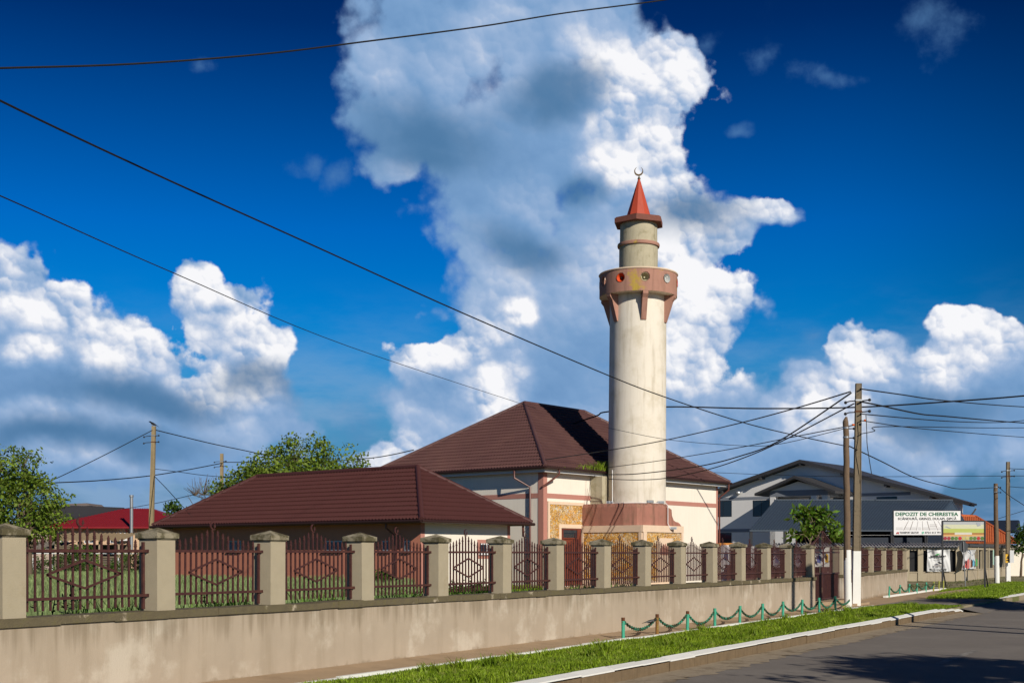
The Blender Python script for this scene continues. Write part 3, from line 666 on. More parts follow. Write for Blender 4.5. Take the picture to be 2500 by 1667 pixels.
def hip_roof(root, fr, a0, a1, b0, b1, ze, pitch, m, wave=.145, cap_r=.10, name='roof', visible=(0, 1, 2, 3), fascia=True, step=.35):
    W = abs(b1-b0); L = abs(a1-a0); run = min(W, L)/2
    c = [fr.p(a0, b0, ze), fr.p(a1, b0, ze), fr.p(a1, b1, ze), fr.p(a0, b1, ze)]
    ctr = (c[0]+c[2])/2; Vs = []; Fs = []; k = 0
    for i in range(4):
        p, q = c[i], c[(i+1) % 4]; mid = (p+q)/2; e = (q-p).normalized(); nin = Vector((-e.y, e.x, 0))
        if nin.dot(ctr-mid) < 0: nin = -nin
        v, f = tiled_face(None, p, q, nin, run, pitch, wave=wave, step=step); Vs.append(v); Fs.append(f+k); k += len(v)
    me = mesh_np(name, np.concatenate(Vs)-np.array(root.location), np.concatenate(Fs), m); me.parent = root
    rise = run*math.tan(pitch)
    if L >= W: r0, r1 = fr.p(a0+math.copysign(run, a1-a0), (b0+b1)/2, ze+rise), fr.p(a1-math.copysign(run, a1-a0), (b0+b1)/2, ze+rise); own = [(c[0], r0), (c[3], r0), (c[1], r1), (c[2], r1)]
    else: r0, r1 = fr.p((a0+a1)/2, b0+math.copysign(run, b1-b0), ze+rise), fr.p((a0+a1)/2, b1-math.copysign(run, b1-b0), ze+rise); own = [(c[0], r0), (c[1], r0), (c[2], r1), (c[3], r1)]
    cb = MB(); up = Vector((0, 0, .03))
    for p, q in own: cb.tube([p+up, q+up], cap_r, 10)
    cb.tube([r0+up, r1+up], cap_r, 10)
    cb.build('ridge_cap', m, me, smooth=True)
    sf = MB(); sf.fbox(fr, a0, a1, b0, b1, ze-.09, ze-.03); sf.build('soffit', SOFF, me)
    if fascia:
        ff = MB(); t = .02; z0, z1 = ze-.25, ze-.092
        for (x0, x1, y0, y1) in ((a0+.05, a1-.05, b0, b0), (a0+.05, a1-.05, b1, b1), (a0, a0, b0, b1), (a1, a1, b0, b1)):
            pass
        aa, ab = min(a0, a1)+.12, max(a0, a1)-.12; ba, bb = min(b0, b1)+.12, max(b0, b1)-.12
        ff.fbox(fr, aa, ab, bb-.03, bb, z0, z1); ff.fbox(fr, aa, ab, ba, ba+.03, z0, z1)
        ff.fbox(fr, aa, aa+.03, ba+.032, bb-.032, z0, z1); ff.fbox(fr, ab-.03, ab, ba+.032, bb-.032, z0, z1)
        ff.build('fascia', FASC, me)
    g = MB(); zz = ze-.045; aa, ab = min(a0, a1)-.07, max(a0, a1)+.07; ba, bb = min(b0, b1)-.07, max(b0, b1)+.07
    g.tube([fr.p(aa, ba, zz), fr.p(ab, ba, zz)], .065, 8); g.tube([fr.p(ab, ba, zz), fr.p(ab, bb, zz)], .065, 8)
    g.tube([fr.p(ab, bb, zz), fr.p(aa, bb, zz)], .065, 8); g.tube([fr.p(aa, bb, zz), fr.p(aa, ba, zz)], .065, 8)
    g.build('gutter', GUTT, me, smooth=True)
    return me, r0, r1
PSI = R(39)
d1 = Vector((math.sin(PSI), math.cos(PSI), 0)); dout = Vector((math.cos(PSI), -math.sin(PSI), 0))
def window(parent, fr, side, c0, c1, z0, z1, off, nmull=1, sill=None, frm=None, depth=.06, surround=None):
    """side 'b': wall runs along a at b=off, facing +b; side 'a': wall runs along b at a=off, facing -a"""
    frm = frm or FRAMEC; f = MB(); g = MB()
    def bx(mb, x0, x1, q0, q1, za, zb):
        if side == 'b': mb.fbox(fr, x0, x1, off+q0, off+q1, za, zb)
        else: mb.fbox(fr, off-q0, off-q1, x0, x1, za, zb)
    w = .05
    bx(f, c0, c1, -.02, .012, z0, z0+w); bx(f, c0, c1, -.02, .012, z1-w, z1)
    bx(f, c0, c0+w, -.02, .011, z0+w, z1-w); bx(f, c1-w, c1, -.02, .011, z0+w, z1-w)
    for i in range(nmull):
        x = c0+(c1-c0)*(i+1)/(nmull+1); bx(f, x-w/2, x+w/2, -.02, .010, z0+w, z1-w)
    o = f.build('window', frm, parent)
    bx(g, c0+.01, c1-.01, -.02, .004, z0+.01, z1-.01); g.build('pane', GLASS, o)
    if sill:
        q = MB(); bx(q, c0-.08, c1+.08, 0, .10, z0-.07, z0-.002); q.build('sill', sill, o)
    if surround:
        q = MB(); e = .16
        bx(q, c0-e, c1+e, .0, .012, z1+.002, z1+e); bx(q, c0-e, c1+e, 0, .012, z0-e-.07, z0-.075)
        bx(q, c0-e, c0-.002, 0, .012, z0-.07, z1); bx(q, c1+.002, c1+e, 0, .012, z0-.07, z1); q.build('surround', surround, o)
    return o
# ---- mosque
MQ = Frame((1.54, 62.77, 0), PSI).set_ey(dout)
mosque = thing('mosque', 'cream mosque hall with a maroon hipped tile roof and stone-clad porch beside the minaret', 'mosque', MQ.p(8, -5, 0))
AL, BW, OV, ZE = 17.1, -11.4, .55, 5.92
mb = MB(); mb.fbox(MQ, 0, AL, 0, BW, -.01, ZE-.085); mb.build('wall', CREAM, mosque)
bd = MB(); z0, z1 = 4.42, 4.66
bd.fbox(MQ, .16, AL-.16, .002, .014, z0, z1); bd.fbox(MQ, -.014, -.002, -.30, BW+.01, z0, z1); bd.build('band', BAND, mosque)
bd = MB(); bd.fbox(MQ, -.02, .30, .002, .022, 0, ZE-.25); bd.fbox(MQ, -.022, -.002, -.30, .022, 0, ZE-.25); bd.build('corner_pilaster', BAND, mosque)
bd = MB(); bd.fbox(MQ, AL-.15, AL+.02, .002, .022, 0, ZE-.25); bd.fbox(MQ, AL+.002, AL+.02, -.3, .002, 0, ZE-.25); bd.build('corner_pilaster', BAND, mosque)
roof_m, rm0, rm1 = hip_roof(mosque, MQ, -OV, AL+OV, OV, BW-OV, ZE, R(33.4), ROOFM, wave=.19, cap_r=.11)
# stone panel, door and jambs on the wall left of the porch
da0, da1 = MQ.a_at(0, 1369), MQ.a_at(0, 1416); zt = 4.27
mb = MB(); mb.fbox(MQ, .46, da0-.1, .014, .05, 0, 4.12); mb.fbox(MQ, da0-.1, 3.22, .014, .05, 3.15, 4.12); mb.build('stone_panel', STONE, mosque)
mb = MB(); mb.fbox(MQ, .32, .46, .014, .075, 0, zt); mb.fbox(MQ, .46, 3.36, .014, .075, 4.12, zt); mb.fbox(MQ, 3.22, 3.36, .014, .075, 0, 4.118)
mb.fbox(MQ, da0-.22, da0-.02, .014, .07, 0, 2.95); mb.fbox(MQ, da0-.22, 3.22, .014, .07, 2.952, 3.15); mb.build('trim', FRAMEC, mosque)
DOORM = mat('red_brown_door', (.16, .035, .022), .4, .15, 8, 0, spec=.5)
mb = MB(); mb.fbox(MQ, da0, da1, .014, .045, .05, 2.45); mb.fbox(MQ, da0, da0+.1, .014, .09, .05, 2.93); mb.fbox(MQ, da1-.35, da1, .014, .09, .05, 2.93); mb.fbox(MQ, da0+.1, da1-.35, .045, .09, 2.4, 2.47); mb.fbox(MQ, da0+.1, da1-.35, .02, .09, 2.87, 2.93)
door = mb.build('door', DOORM, mosque)
q = MB(); q.fbox(MQ, da0+.1, da1-.35, .05, .056, 2.47, 2.87); q.build('pane', GLASS, door)
q = MB()
for x in (.25, .8):
    for z in (.3, 1.3): q.fbox(MQ, da0+x-.08, da0+x+.3, .045, .06, z, z+.8)
q.build('door_panel', DOORM, door)
q = MB(); q.tube([MQ.p(da0+.2, .11, 1.2), MQ.p(da0+.2, .11, 1.5)], .015, 6); q.build('handle', GREYM, door)
# downspouts
mb = MB()
mb.tube([MQ.p(.55, .58, ZE-.1), MQ.p(.55, .58, ZE-.35), MQ.p(.05, .12, ZE-.85), MQ.p(-.10, .02, ZE-.95)], .05, 8)
mb.build('downspout', PIPE, mosque, smooth=True)
mb = MB(); mb.tube([MQ.p(-.60, -1.35, ZE-.1), MQ.p(-.60, -1.35, ZE-.5), MQ.p(-.10, -.75, ZE-.95), MQ.p(-.10, -.75, .1)], .055, 8); mb.build('downspout', PIPE, mosque, smooth=True)
mb = MB(); mb.tube([MQ.p(AL+.3, .60, ZE-.1), MQ.p(AL+.3, .60, ZE-.45), MQ.p(AL+.10, .08, ZE-.9), MQ.p(AL+.10, .08, .1)], .055, 8); mb.build('downspout', PIPE, mosque, smooth=True)
# porch: faceted stone-clad base, pink rounded upper mass
P0, P1, P2, P3 = (3.2, .0), (3.2, 3.74), (6.95, 3.74), (6.95, 0)
pl = [MQ.p(*p)[:2] for p in (P0, P1, P2, P3)]
mb = MB(); mb.prism(pl, -.01, 3.06); porch = mb.build('porch', CREAM, mosque)
def wall_piece(mb, pa, pb, t0, t1, z0, z1, out, m=0, thick=.05):
    a = MQ.p(*pa); b = MQ.p(*pb); e = (b-a).normalized(); nrm = Vector((e.y, -e.x, 0))
    if nrm.dot(MQ.p((pa[0]+pb[0])/2, (pa[1]+pb[1])/2)-MQ.p(5.2, 1.5)) < 0: nrm = -nrm
    Lw = (b-a).length; q0 = a+e*t0*Lw; q1 = a+e*t1*Lw; o0, o1 = nrm*(out-thick), nrm*out
    f = lambda p, z: Vector((p.x, p.y, z))
    mb.box8([f(q0+o0, z0), f(q1+o0, z0), f(q1+o1, z0), f(q0+o1, z0)], [f(q0+o0, z1), f(q1+o0, z1), f(q1+o1, z1), f(q0+o1, z1)], m)
mb = MB(); wall_piece(mb, P0, P1, .05, .95, .1, 2.72, .045, thick=.04); wall_piece(mb, P1, P2, .08, .95, .1, 2.70, .045, thick=.04); mb.build('stone_panel', STONE, porch)
mb = MB()
for pa, pb, ta, tb in ((P0, P1, .05, .95), (P1, P2, .08, .95)):
    wall_piece(mb, pa, pb, -.02, 1.005, 2.74, 3.08, .085, thick=.08); wall_piece(mb, pa, pb, .0, ta-.002, .0, 2.738, .08, thick=.075); wall_piece(mb, pa, pb, tb+.002, 1.0, .0, 2.738, .08, thick=.075)
    wall_piece(mb, pa, pb, ta, tb, .0, .30, .06, thick=.055)
wall_piece(mb, P1, P2, .34, .72, .3, 2.45, .07, thick=.06)
mb.build('trim', FRAMEC, porch)
mb = MB()
for i in range(7):                              # small arched fretwork over the niche
    t = .40+.26*i/6; h = 1.95+.22*math.sin(math.pi*i/6); wall_piece(mb, P1, P2, t, t+.018, 1.6, h, .085, thick=.012)
mb.build('niche_ornament', PORCH, porch)
up = [(3.22, 0), (3.20, 1.6), (3.22, 2.6), (3.45, 3.25), (3.95, 3.62), (4.6, 3.74), (5.3, 3.72), (6.0, 3.5), (6.6, 3.0), (6.95, 2.3), (7.05, 1.5), (7.05, 0)]
mb = MB(); n_ = len(up)
def ring(sc, z, sh=0): return [MQ.p(5.3+(a-5.3)*sc, b*sc, z) for a, b in up]
rings = [ring(1, 3.08), ring(1, 4.02), ring(.985, 4.14), ring(.955, 4.20)]
vs = [p for r_ in rings for p in r_]; fs = []
for j in range(3):
    for i in range(n_-1): fs.append((j*n_+i, j*n_+i+1, (j+1)*n_+i+1, (j+1)*n_+i))
fs.append(tuple(3*n_+i for i in range(n_))); mb.add(vs, fs); mb.build('upper_porch', PORCH, porch)
mb = MB(); prof = [(5.5, 3.08), (6.93, 3.08), (6.75, 3.17), (6.42, 3.27), (6.15, 3.38), (6.0, 3.60), (5.95, 3.92), (5.7, 4.0), (5.5, 4.0)]
mb.extr([MQ.p(a, 3.72, z) for a, z in prof], -dout*1.0); mb.build('curved_shoulder', PORCH, porch)
mb = MB()                                       # little arched hood at the right end of the porch
for i in range(12):
    a, b = math.pi*i/12, math.pi*(i+1)/12; f = lambda t, r: (6.78+r*math.cos(t), 2.72+.95*r*math.sin(t))
    q = [f(a, .62), f(b, .62), f(b, .50), f(a, .50)]; mb.extr([MQ.p(x, 3.5, z) for x, z in q], -dout*.9)
mb.fbox(MQ, 7.28, 7.40, 2.6, 3.5, 0, 2.72); mb.build('arched_hood', BAND, porch)
# ---- plants rooted in the roof gutter
xy = np.array([list(MQ.p(a, OV+.02+random.uniform(-.25, .05)))[:2] for a in np.concatenate([rng.normal(3.3, .45, 260), rng.normal(4.5, .5, 420), rng.uniform(.4, 6.2, 160)])])
g = blades('gutter_weeds', xy, rng.uniform(.1, .62, len(xy))*np.concatenate([np.full(260, .65), np.full(420, 1.), np.full(160, .35)]), .035, .9, WEEDM, z0=ZE-.05)
g.data.materials[0] = GRASSM
tag(g, 'green and yellowish weeds growing out of the mosque roof gutter', 'weeds', kind='stuff')
# ---- minaret
MC = MQ.p(5.57, 1.8, 0)
mina = thing('minaret', 'tall round cream minaret with pink balcony and red conical cap', 'minaret', MC)
mina.rotation_euler = (0, R(.42), 0)
def ml(prof, name, m, parent=mina, n=64, smooth=True, **k):
    q = MB(); q.lathe((MC.x, MC.y, 0), prof, n, **k); return q.build(name, m, parent, smooth=smooth)
ml([(1.50, 0), (1.495, 6), (1.475, 11), (1.46, 15.2)], 'shaft', MINC)
vt = math.atan2(MC.x, MC.y)                      # view azimuth to the minaret; angle 0 of the lathe faces -Y
def pol(ang_deg, r, z):                          # angle measured from the direction facing the camera, + to the right
    a = R(ang_deg)-vt*1.0
    return Vector((MC.x+r*math.sin(a), MC.y-r*math.cos(a), z))
ZB0, ZB1 = 14.92, 16.05
# balcony wall with round holes
bal = MB(); nseg = 120; holes = [10+36*k for k in range(10)]; hr = .235; zc = 15.62
def bal_surface(r, mb):
    vs = []; fs = []; zs = np.linspace(ZB0, ZB1, 24)
    for z in zs:
        for i in range(nseg*2): vs.append(pol(i*180/nseg, r, z))
    for j in range(len(zs)-1):
        for i in range(nseg*2):
            ac = (i+.5)*180/nseg; zz = (zs[j]+zs[j+1])/2
            if any((((ac-h+180) % 360-180)*math.pi/180*r)**2+(zz-zc)**2 < hr*hr for h in holes): continue
            i2 = (i+1) % (nseg*2); fs.append((j*2*nseg+i, j*2*nseg+i2, (j+1)*2*nseg+i2, (j+1)*2*nseg+i))
    mb.add(vs, fs)
bal_surface(2.01, bal); bal_surface(1.89, bal)
b1 = MB(); b1.lathe((MC.x, MC.y, 0), [(1.46, ZB0), (1.99, ZB0), (2.01, ZB0+.001)], 96)
balc = bal.build('balcony', BALC, mina, smooth=True)
b1.build('balcony_floor', MINC, balc, smooth=True)
ml([(1.87, ZB1-.01), (2.04, ZB1-.01), (2.06, ZB1+.03), (2.03, ZB1+.07), (1.86, ZB1+.07), (1.87, ZB1-.01)], 'rim', FRAMEC, balc, 96)
q = MB()
for h in holes:                                  # reveal of every hole
    for k in range(16):
        a, b = 2*math.pi*k/16, 2*math.pi*(k+1)/16; f = lambda t, r: pol(h+math.degrees(hr*1.02*math.cos(t)/2.), r, zc+hr*1.02*math.sin(t))
        q.add([f(a, 2.025), f(b, 2.025), f(b, 1.88), f(a, 1.88)], [(0, 1, 2, 3)])
q.build('hole_lining', BALC, balc)
for k in range(6):                               # brackets
    a = 11+60*k; q = MB(); w = .135
    c = pol(a, 0, 0); e = (pol(a, 1, 0)-c); t = Vector((-e.y, e.x, 0))
    pr = [(1.42, 14.919), (2.0, 14.919), (2.0, 14.78), (1.86, 14.6), (1.52, 13.55), (1.42, 13.55)]
    q.extr([c+e*r+t*-w+Vector((0, 0, z)) for r, z in pr], t*2*w); q.build('bracket', BALC, mina)
drum = ml([(1.0, 14.95), (1.0, 17.6), (.97, 17.6), (.96, 18.75)], 'drum', DRUMC)
ml([(.95, 17.52), (1.08, 17.54), (1.10, 17.62), (1.08, 17.70), (.95, 17.74)], 'ring_moulding', BALC, drum)
q = MB(); hx = [pol(-5+60*k, 1.37, 0) for k in range(6)]; q.prism([(p.x, p.y) for p in hx], 18.70, 18.95)
hx2 = [pol(-5+60*k, 1.30, 0) for k in range(6)]; q.prism([(p.x, p.y) for p in hx2], 18.951, 19.0); q.build('hexagonal_slab', SLABM, mina)
q = MB(); c8 = [pol(-8+36*k, .69, 18.99) for k in range(10)]; ap = [pol(-8+36*k, .05, 21.10) for k in range(10)]
q.add(c8+ap, [(i, (i+1) % 10, 10+(i+1) % 10, 10+i) for i in range(10)]+[tuple(range(10, 20))]); cone = q.build('conical_cap', CONE, mina)
q = MB(); q.lathe((MC.x, MC.y, 0), [(.0, 21.08), (.075, 21.09), (.08, 21.14), (.04, 21.2), (.02, 21.26)], 12); ex = pol(90, 1, 0)-pol(0, 0, 0); ex.normalize(); ez = Vector((0, 0, 1)); ey = pol(0, 1, 0)-pol(0, 0, 0); ey.normalize()
o_, i_ = crescent_poly(0, 0, .235, .085, R(-245), R(62), 28)
cc = Vector((MC.x-.02, MC.y, 21.50))
for k in range(len(o_)-1):
    f = lambda p: cc+ex*p[0]+ez*p[1]+ey*.02
    q.extr([f(o_[k]), f(o_[k+1]), f(i_[k+1]), f(i_[k])], -ey*.04)
q.build('crescent', mat('weathered_bronze', (.16, .11, .06), .5, .3, 9, 0, metal=.6), mina)
q = MB(); q.extr([pol(14, 1.01, 16.12), pol(34, 1.01, 16.12), pol(34, 1.01, 16.32), pol(14, 1.01, 16.32)], ey*.02); q.build('hatch', BLACK, drum)
# loudspeaker horns sitting in the holes (things of their own)
for k, (ha, mt, lab) in enumerate([(-26, mat('orange_horn', (.62, .07, .015), .5, .1, 9, 0), 'orange-red loudspeaker horn in the left hole of the minaret balcony'),
                   (10, mat('cream_horn', (.50, .46, .30), .5, .1, 9, 0), 'cream loudspeaker horn seated deep in the middle hole of the balcony'),
                   (46, mat('silver_horn', (.62, .62, .60), .35, .1, 9, 0, metal=.3), 'silver loudspeaker horn in the hole right of centre on the minaret balcony'),
                   (82, mat('red_horn', (.42, .05, .025), .5, .1, 9, 0), 'dark red loudspeaker horn at the right rim of the minaret balcony')]):
    base = pol(ha, 1.9, zc)+Vector((.11*1, 0, 0)); e = (pol(ha, 1, 0)-pol(ha, 0, 0)).normalized()
    base.x += 15.6*math.tan(R(.42))-.11
    t = thing('loudspeaker_horn', lab, 'loudspeaker', base, 'loudspeaker horns of the minaret')
    q = MB(); back = -.10 if k == 1 else .07
    prof = [(back+.06, .225), (back+.0, .20), (back-.12, .11), (back-.28, .05)]
    pts = [base+e*p[0] for p in prof]
    n_ = 24; vs = []; x_ = Vector((-e.y, e.x, 0))
    for p, (_, r_) in zip(pts, prof):
        for i in range(n_): a = 2*math.pi*i/n_; vs.append(p+x_*r_*math.cos(a)+Vector((0, 0, r_*math.sin(a))))
    q.add(vs, [(j*n_+i, j*n_+(i+1) % n_, (j+1)*n_+(i+1) % n_, (j+1)*n_+i) for j in range(3) for i in range(n_)]+[tuple(range(3*n_, 4*n_))]); q.build('horn', mt, t, smooth=True)
    q = MB(); q.ell(base+e*(back-.08), .055, .055, .055); q.build('driver_cone', mt if k != 0 else BLACK, t, smooth=True)
# plastered link between shaft and hall, conduits and floodlights on the porch roof
mb = MB(); mb.fbox(MQ, 4.0, 5.4, .015, .75, 4.19, ZE-.26); mb.build('link_wall', DRUMC, mosque)
def rise_pts(l): return [Vector(p) for p in l]
sx = lambda ang, r, z: pol(ang, r, z)
one(MB().tube([sx(-52, 1.53, 5.95), sx(-52, 1.53, 4.5), sx(-48, 1.6, 4.25), sx(-20, 1.75, 4.24), sx(10, 1.72, 4.24), sx(40, 1.75, 4.24)], .022, 6), 'cable_conduit', WHITE, 'thin pale conduit running down the foot of the minaret shaft', 'conduit')
one(MB().tube([MQ.p(5.3, 3.2, 4.22), MQ.p(5.45, 3.7, 4.22), MQ.p(5.5, 3.78, 4.1), MQ.p(5.5, 3.78, 3.2), MQ.p(5.6, 3.86, 2.95)], .022, 6), 'cable_conduit', WHITE, 'thin pale conduit on the pink curved front of the porch', 'conduit')
for (a, b, z, lab) in ((3.9, 1.3, 4.22, 'small white floodlight on the porch roof by the link wall'), (4.35, 3.45, 4.22, 'small dark floodlight on the porch roof in front of the shaft'), (5.3, 3.5, 4.22, 'small grey floodlight on the porch roof right of the shaft'), (5.75, 3.95, 2.9, 'small grey floodlight fixed on the cream porch frame')):
    p = MQ.p(a, b, z); t = thing('floodlight', lab, 'floodlight', p, 'floodlights around the porch')
    q = MB(); q.box(p.x-.17, p.x+.17, p.y-.06, p.y+.06, p.z, p.z+.13); q.build('housing', FASC if a != 4.35 else DKMET, t)
    q = MB(); q.box(p.x-.15, p.x+.15, p.y-.072, p.y-.061, p.z+.015, p.z+.115); q.build('lens', GREYM, t)
    q = MB(); q.tube([p+Vector((0, 0, -.04)), p+Vector((0, 0, .02))], .02, 6); q.build('bracket', DKMET, t)

# ---- annex
AE = Vector((-.0713*50, 50, 0)); AF = Frame(AE, PSI).set_ey(dout)      # eave corner; a to the right-back, -b to the left-back
annex = thing('annex_building', 'low pink and cream annex with maroon hipped tile roof left of the mosque', 'building', AF.p(3.5, -9, 0))
AZ = 2.98; o_ = .7
mb = MB(); mb.fbox(AF, o_, 7.06-o_, -o_, -17.7+o_, -.01, AZ-.085); mb.build('wall', CREAM, annex)
mb = MB(); mb.fbox(AF, o_-.02, o_-.002, -o_+.02, -17.7+o_, 0, AZ-.10); mb.build('painted_side', PINKW, annex)
mb = MB(); mb.fbox(AF, o_-.022, o_+.22, -o_+.002, -o_+.022, 0, AZ-.1); mb.build('corner_pilaster', BAND, annex)
mb = MB(); mb.fbox(AF, 7.06-o_-.15, 7.06-o_+.02, -o_+.002, -o_+.022, 0, AZ-.1); mb.build('corner_pilaster', BAND, annex)
hip_roof(annex, AF, 0, 7.06, 0, -17.7, AZ, R(34.2), ROOFA, wave=.19, cap_r=.11, fascia=False)
def wall_b(u):                                   # annex long wall: a=o_, solve b for photo column u
    t = (u-CX)/F; ox, oy = AF.p(o_, 0)[:2]; return (t*oy-ox)/(AF.ey.x-t*AF.ey.y)
for u0, u1 in ((793, 836), (934, 951), (988, 1003), (560, 590)):
    bb0, bb1 = wall_b(u0), wall_b(u1); Y = AF.p(o_, (bb0+bb1)/2).y
    window(annex, AF, 'a', min(bb0, bb1), max(bb0, bb1), zat(1344, Y), zat(1319.5, Y), o_-.02, 1, sill=WHITE, frm=GREYM)
a0_, a1_ = AF.a_at(-o_, 1171), AF.a_at(-o_, 1206); Y = AF.p((a0_+a1_)/2, -o_).y
wn = window(annex, AF, 'b', a0_, a1_, zat(1350, Y), zat(1326, Y), -o_, 1, sill=WHITE, frm=WHITE, surround=BAND)
q = MB()
for i in range(7): x = a0_+(a1_-a0_)*i/6; q.tube([AF.p(x, -o_+.06, zat(1350, Y)), AF.p(x, -o_+.06, zat(1325, Y))], .012, 5)
q.build('window_bars', IRON, wn)
mb = MB(); mb.tube([AF.p(.15, -2.1, AZ-.08), AF.p(.15, -2.1, AZ-.3), AF.p(.6, -2.0, AZ-.62), AF.p(.62, -2.0, 0.1)], .05, 8); mb.build('downspout', PIPE, annex, smooth=True)
mb = MB(); mb.tube([AF.p(6.55, -.1, AZ-.08), AF.p(6.55, -.1, AZ-.25), AF.p(6.75, -.25, AZ-.5), AF.p(6.8, -.3, AZ-.55)], .05, 8); mb.build('downspout', PIPE, annex, smooth=True)

# ------------------------------------------------------------------ wheat field and weeds behind the fence
def in_foot(x, y):
    dx = x-AE.x; dy = y-AE.y; a = dx*AF.ex.x+dy*AF.ex.y; b = dx*AF.ey.x+dy*AF.ey.y
    m1 = (a > .3) & (a < 6.9) & (b < .2) & (b > -17.5)
    dx = x-MQ.o.x; dy = y-MQ.o.y; a2 = dx*MQ.ex.x+dy*MQ.ex.y; b2 = dx*MQ.ey.x+dy*MQ.ey.y
    return m1 | ((a2 > -.3) & (b2 < 3))
N = 190000
Yv = 14+(84-14)*rng.random(N)**.8; uu = rng.uniform(-120, 1120, N); X = (uu-CX)/F*Yv
dd = -X*math.cos(R(30))+Yv*math.sin(R(30)); k = (dd > 11.7) & ~in_foot(X, Yv) & ((uu < 1010) | (Yv < 40)); 
X, Yv, uu = X[k], Yv[k], uu[k]
low = np.clip((uu-1000)/120, 0, 1)
h = rng.uniform(.55, .82, len(X))*(1-.5*low)*(.92+.1*np.sin(X*.7)*np.sin(Yv*.5))
g = blades('wheat_field', np.stack([X, Yv], 1), h, .016+Yv*.0007, .22, WHEATM); tag(g, 'tall green unripe wheat filling the plot behind the iron fence', 'wheat', kind='stuff')
N = 16000
Yv = rng.uniform(24, 64, N); uu = rng.uniform(1000, 1340, N); X = (uu-CX)/F*Yv; dd = -X*math.cos(R(30))+Yv*math.sin(R(30)); k = (dd > 11.6) & ~in_foot(X, Yv)
g = blades('lawn', np.stack([X[k], Yv[k]], 1), rng.uniform(.08, .22, k.sum()), .03, .5, GRASSM); tag(g, 'short lawn between the annex and the mosque corner', 'grass', kind='stuff')
def weed(name, base, h, nl, ls, m, seed, label, group):
    rnd = random.Random(seed); t = thing(name, label, 'weed', base, group); st = MB(); lf = MB(); b = Vector(base)
    for k in range(rnd.randint(3, 5)):
        top = b+Vector((rnd.uniform(-.18, .18), rnd.uniform(-.12, .12), h*rnd.uniform(.7, 1))); st.tube([b, (b+top)/2+Vector((.02, 0, 0)), top], .008, 5)
        for j in range(nl):
            f = .15+.85*j/nl; c = b.lerp(top, f); a = rnd.uniform(0, 6.28); dr = Vector((math.cos(a), math.sin(a), rnd.uniform(-.2, .5))).normalized(); L = ls*(1.2-f*.6)*rnd.uniform(.7, 1.2)
            sd = dr.cross(Vector((0, 0, 1))).normalized()*L*.28; lf.add([c, c+dr*L*.5+sd, c+dr*L, c+dr*L*.5-sd], [(0, 1, 2, 3)])
    st.build('stem', m, t); lf.build('leaves', m, t)
for i, (s_, h, lab) in enumerate([(9.55, .62, 'bushy dark weed at the left edge behind the first grille'), (10.0, .80, 'tallest dark pointed weed behind the leftmost grille'), (10.55, .40, 'low dark weed just left of the second pillar'), (12.2, .55, 'yellowish weed under the diamond of the second grille'), (13.3, .5, 'dark leafy weed near the right end of the second grille')]):
    weed('weed', ST.p(s_, FD+.62, .3 if i < 9 else 0), h+.25, 26, .17, LEAF2 if i != 3 else WEEDM, 40+i, lab, 'weeds behind the fence')
n = 3600
s = rng.uniform(7, 26, n); d = FD+.36+rng.random(n)**2*.9
g = blades('wall_foot_weeds', st_xy(s, d), rng.uniform(.15, .36, n)*(.65+.5*np.sin(s*3.1)), .03, .7, WEEDM, z0=.72); tag(g, 'tangle of low weeds rising over the back of the coping', 'weeds', kind='stuff')
mb = MB(); mb.fbox(ST, 3, 27, FD+.302, FD+1.6, -.01, .74); struct('planting_bank', mb, SOIL)

# ------------------------------------------------------------------ green posts with sagging chain
def make_post(h=.42):
    t = bpy.data.objects.new('chain_post', None); C.objects.link(t); t.empty_display_size = .1
    q = MB(); q.lathe((0, 0, 0), [(.033, -.03), (.033, h), (.0, h)], 14); q.build('post', GREENP, t, (0, 0, 0), smooth=True)
    q = MB(); q.lathe((0, 0, 0), [(.035, h-.06), (.035, h+.006), (.0, h+.006)], 14); q.build('rusty_top', RUST, t, (0, 0, 0), smooth=True)
    q = MB(); q.tube([(-.05, 0, h-.085), (.05, 0, h-.085)], .009, 6); q.build('chain_hook', RUST, t, (0, 0, 0))
    return t
def chain_mb(p, q_, sag, link=.074):
    mb = MB(); p = Vector(p); q_ = Vector(q_); L = (q_-p).length; n = int((L*1.12)/(link*.78)); prev = None
    f = lambda t: p.lerp(q_, t)+Vector((0, 0, -4*sag*t*(1-t)))
    for i in range(n):
        a, b = f(i/n), f((i+1)/n); c = (a+b)/2; e = (b-a).normalized(); side = e.cross(Vector((0, 0, 1))).normalized(); w = side if i % 2 else side.cross(e).normalized()
        pts = [c+e*(link/2*math.cos(t))+w*(.026*math.sin(t)) for t in [2*math.pi*k/8 for k in range(9)]]
        mb.tube(pts, .0115, 5, caps=False)
    return mb
proto = make_post(); labels_p = ['first green post nearest the camera, with a dark chipped top', 'rust-brown post beside the perched crow', 'green post with rusty cap, third from the crow end', 'green post standing fourth in the near chain row', 'green post standing fifth in the near chain row', 'green post standing sixth in the near chain row', 'green post standing seventh in the near chain row', 'eighth green post, in front of the pole shadow on the wall', 'ninth green post, in front of the gate', 'last green post of the near row, beside the whitewashed poles']
near = []
for i in range(10):
    Y = 23.86+1.374*i; X_ = (Y*.5-10.12)/math.cos(R(30)); near.append(Vector((X_, Y, .0)))
far = [P(u, v, 1) for u, v in ()]
far = []
for (u, v) in ((2170, 1457.7), (2196, 1453.5), (2219, 1450.2), (2238, 1448), (2260, 1444.8), (2279, 1442.3), (2292, 1440.5), (2303, 1439.5)):
    Y = HC*F/(v-HV); far.append(Vector(((u-CX)/F*Y, Y, .0)))
labels_f = ['first green post of the far leaning row, beside the side lane', 'second post of the far leaning green row', 'third post of the far leaning green row', 'fourth post of the far leaning green row', 'fifth post of the far leaning green row', 'short yellowish-green post, sixth of the far row', 'thin yellow post next to last in the far row', 'tall yellow post ending the far row beside the billboard leg']
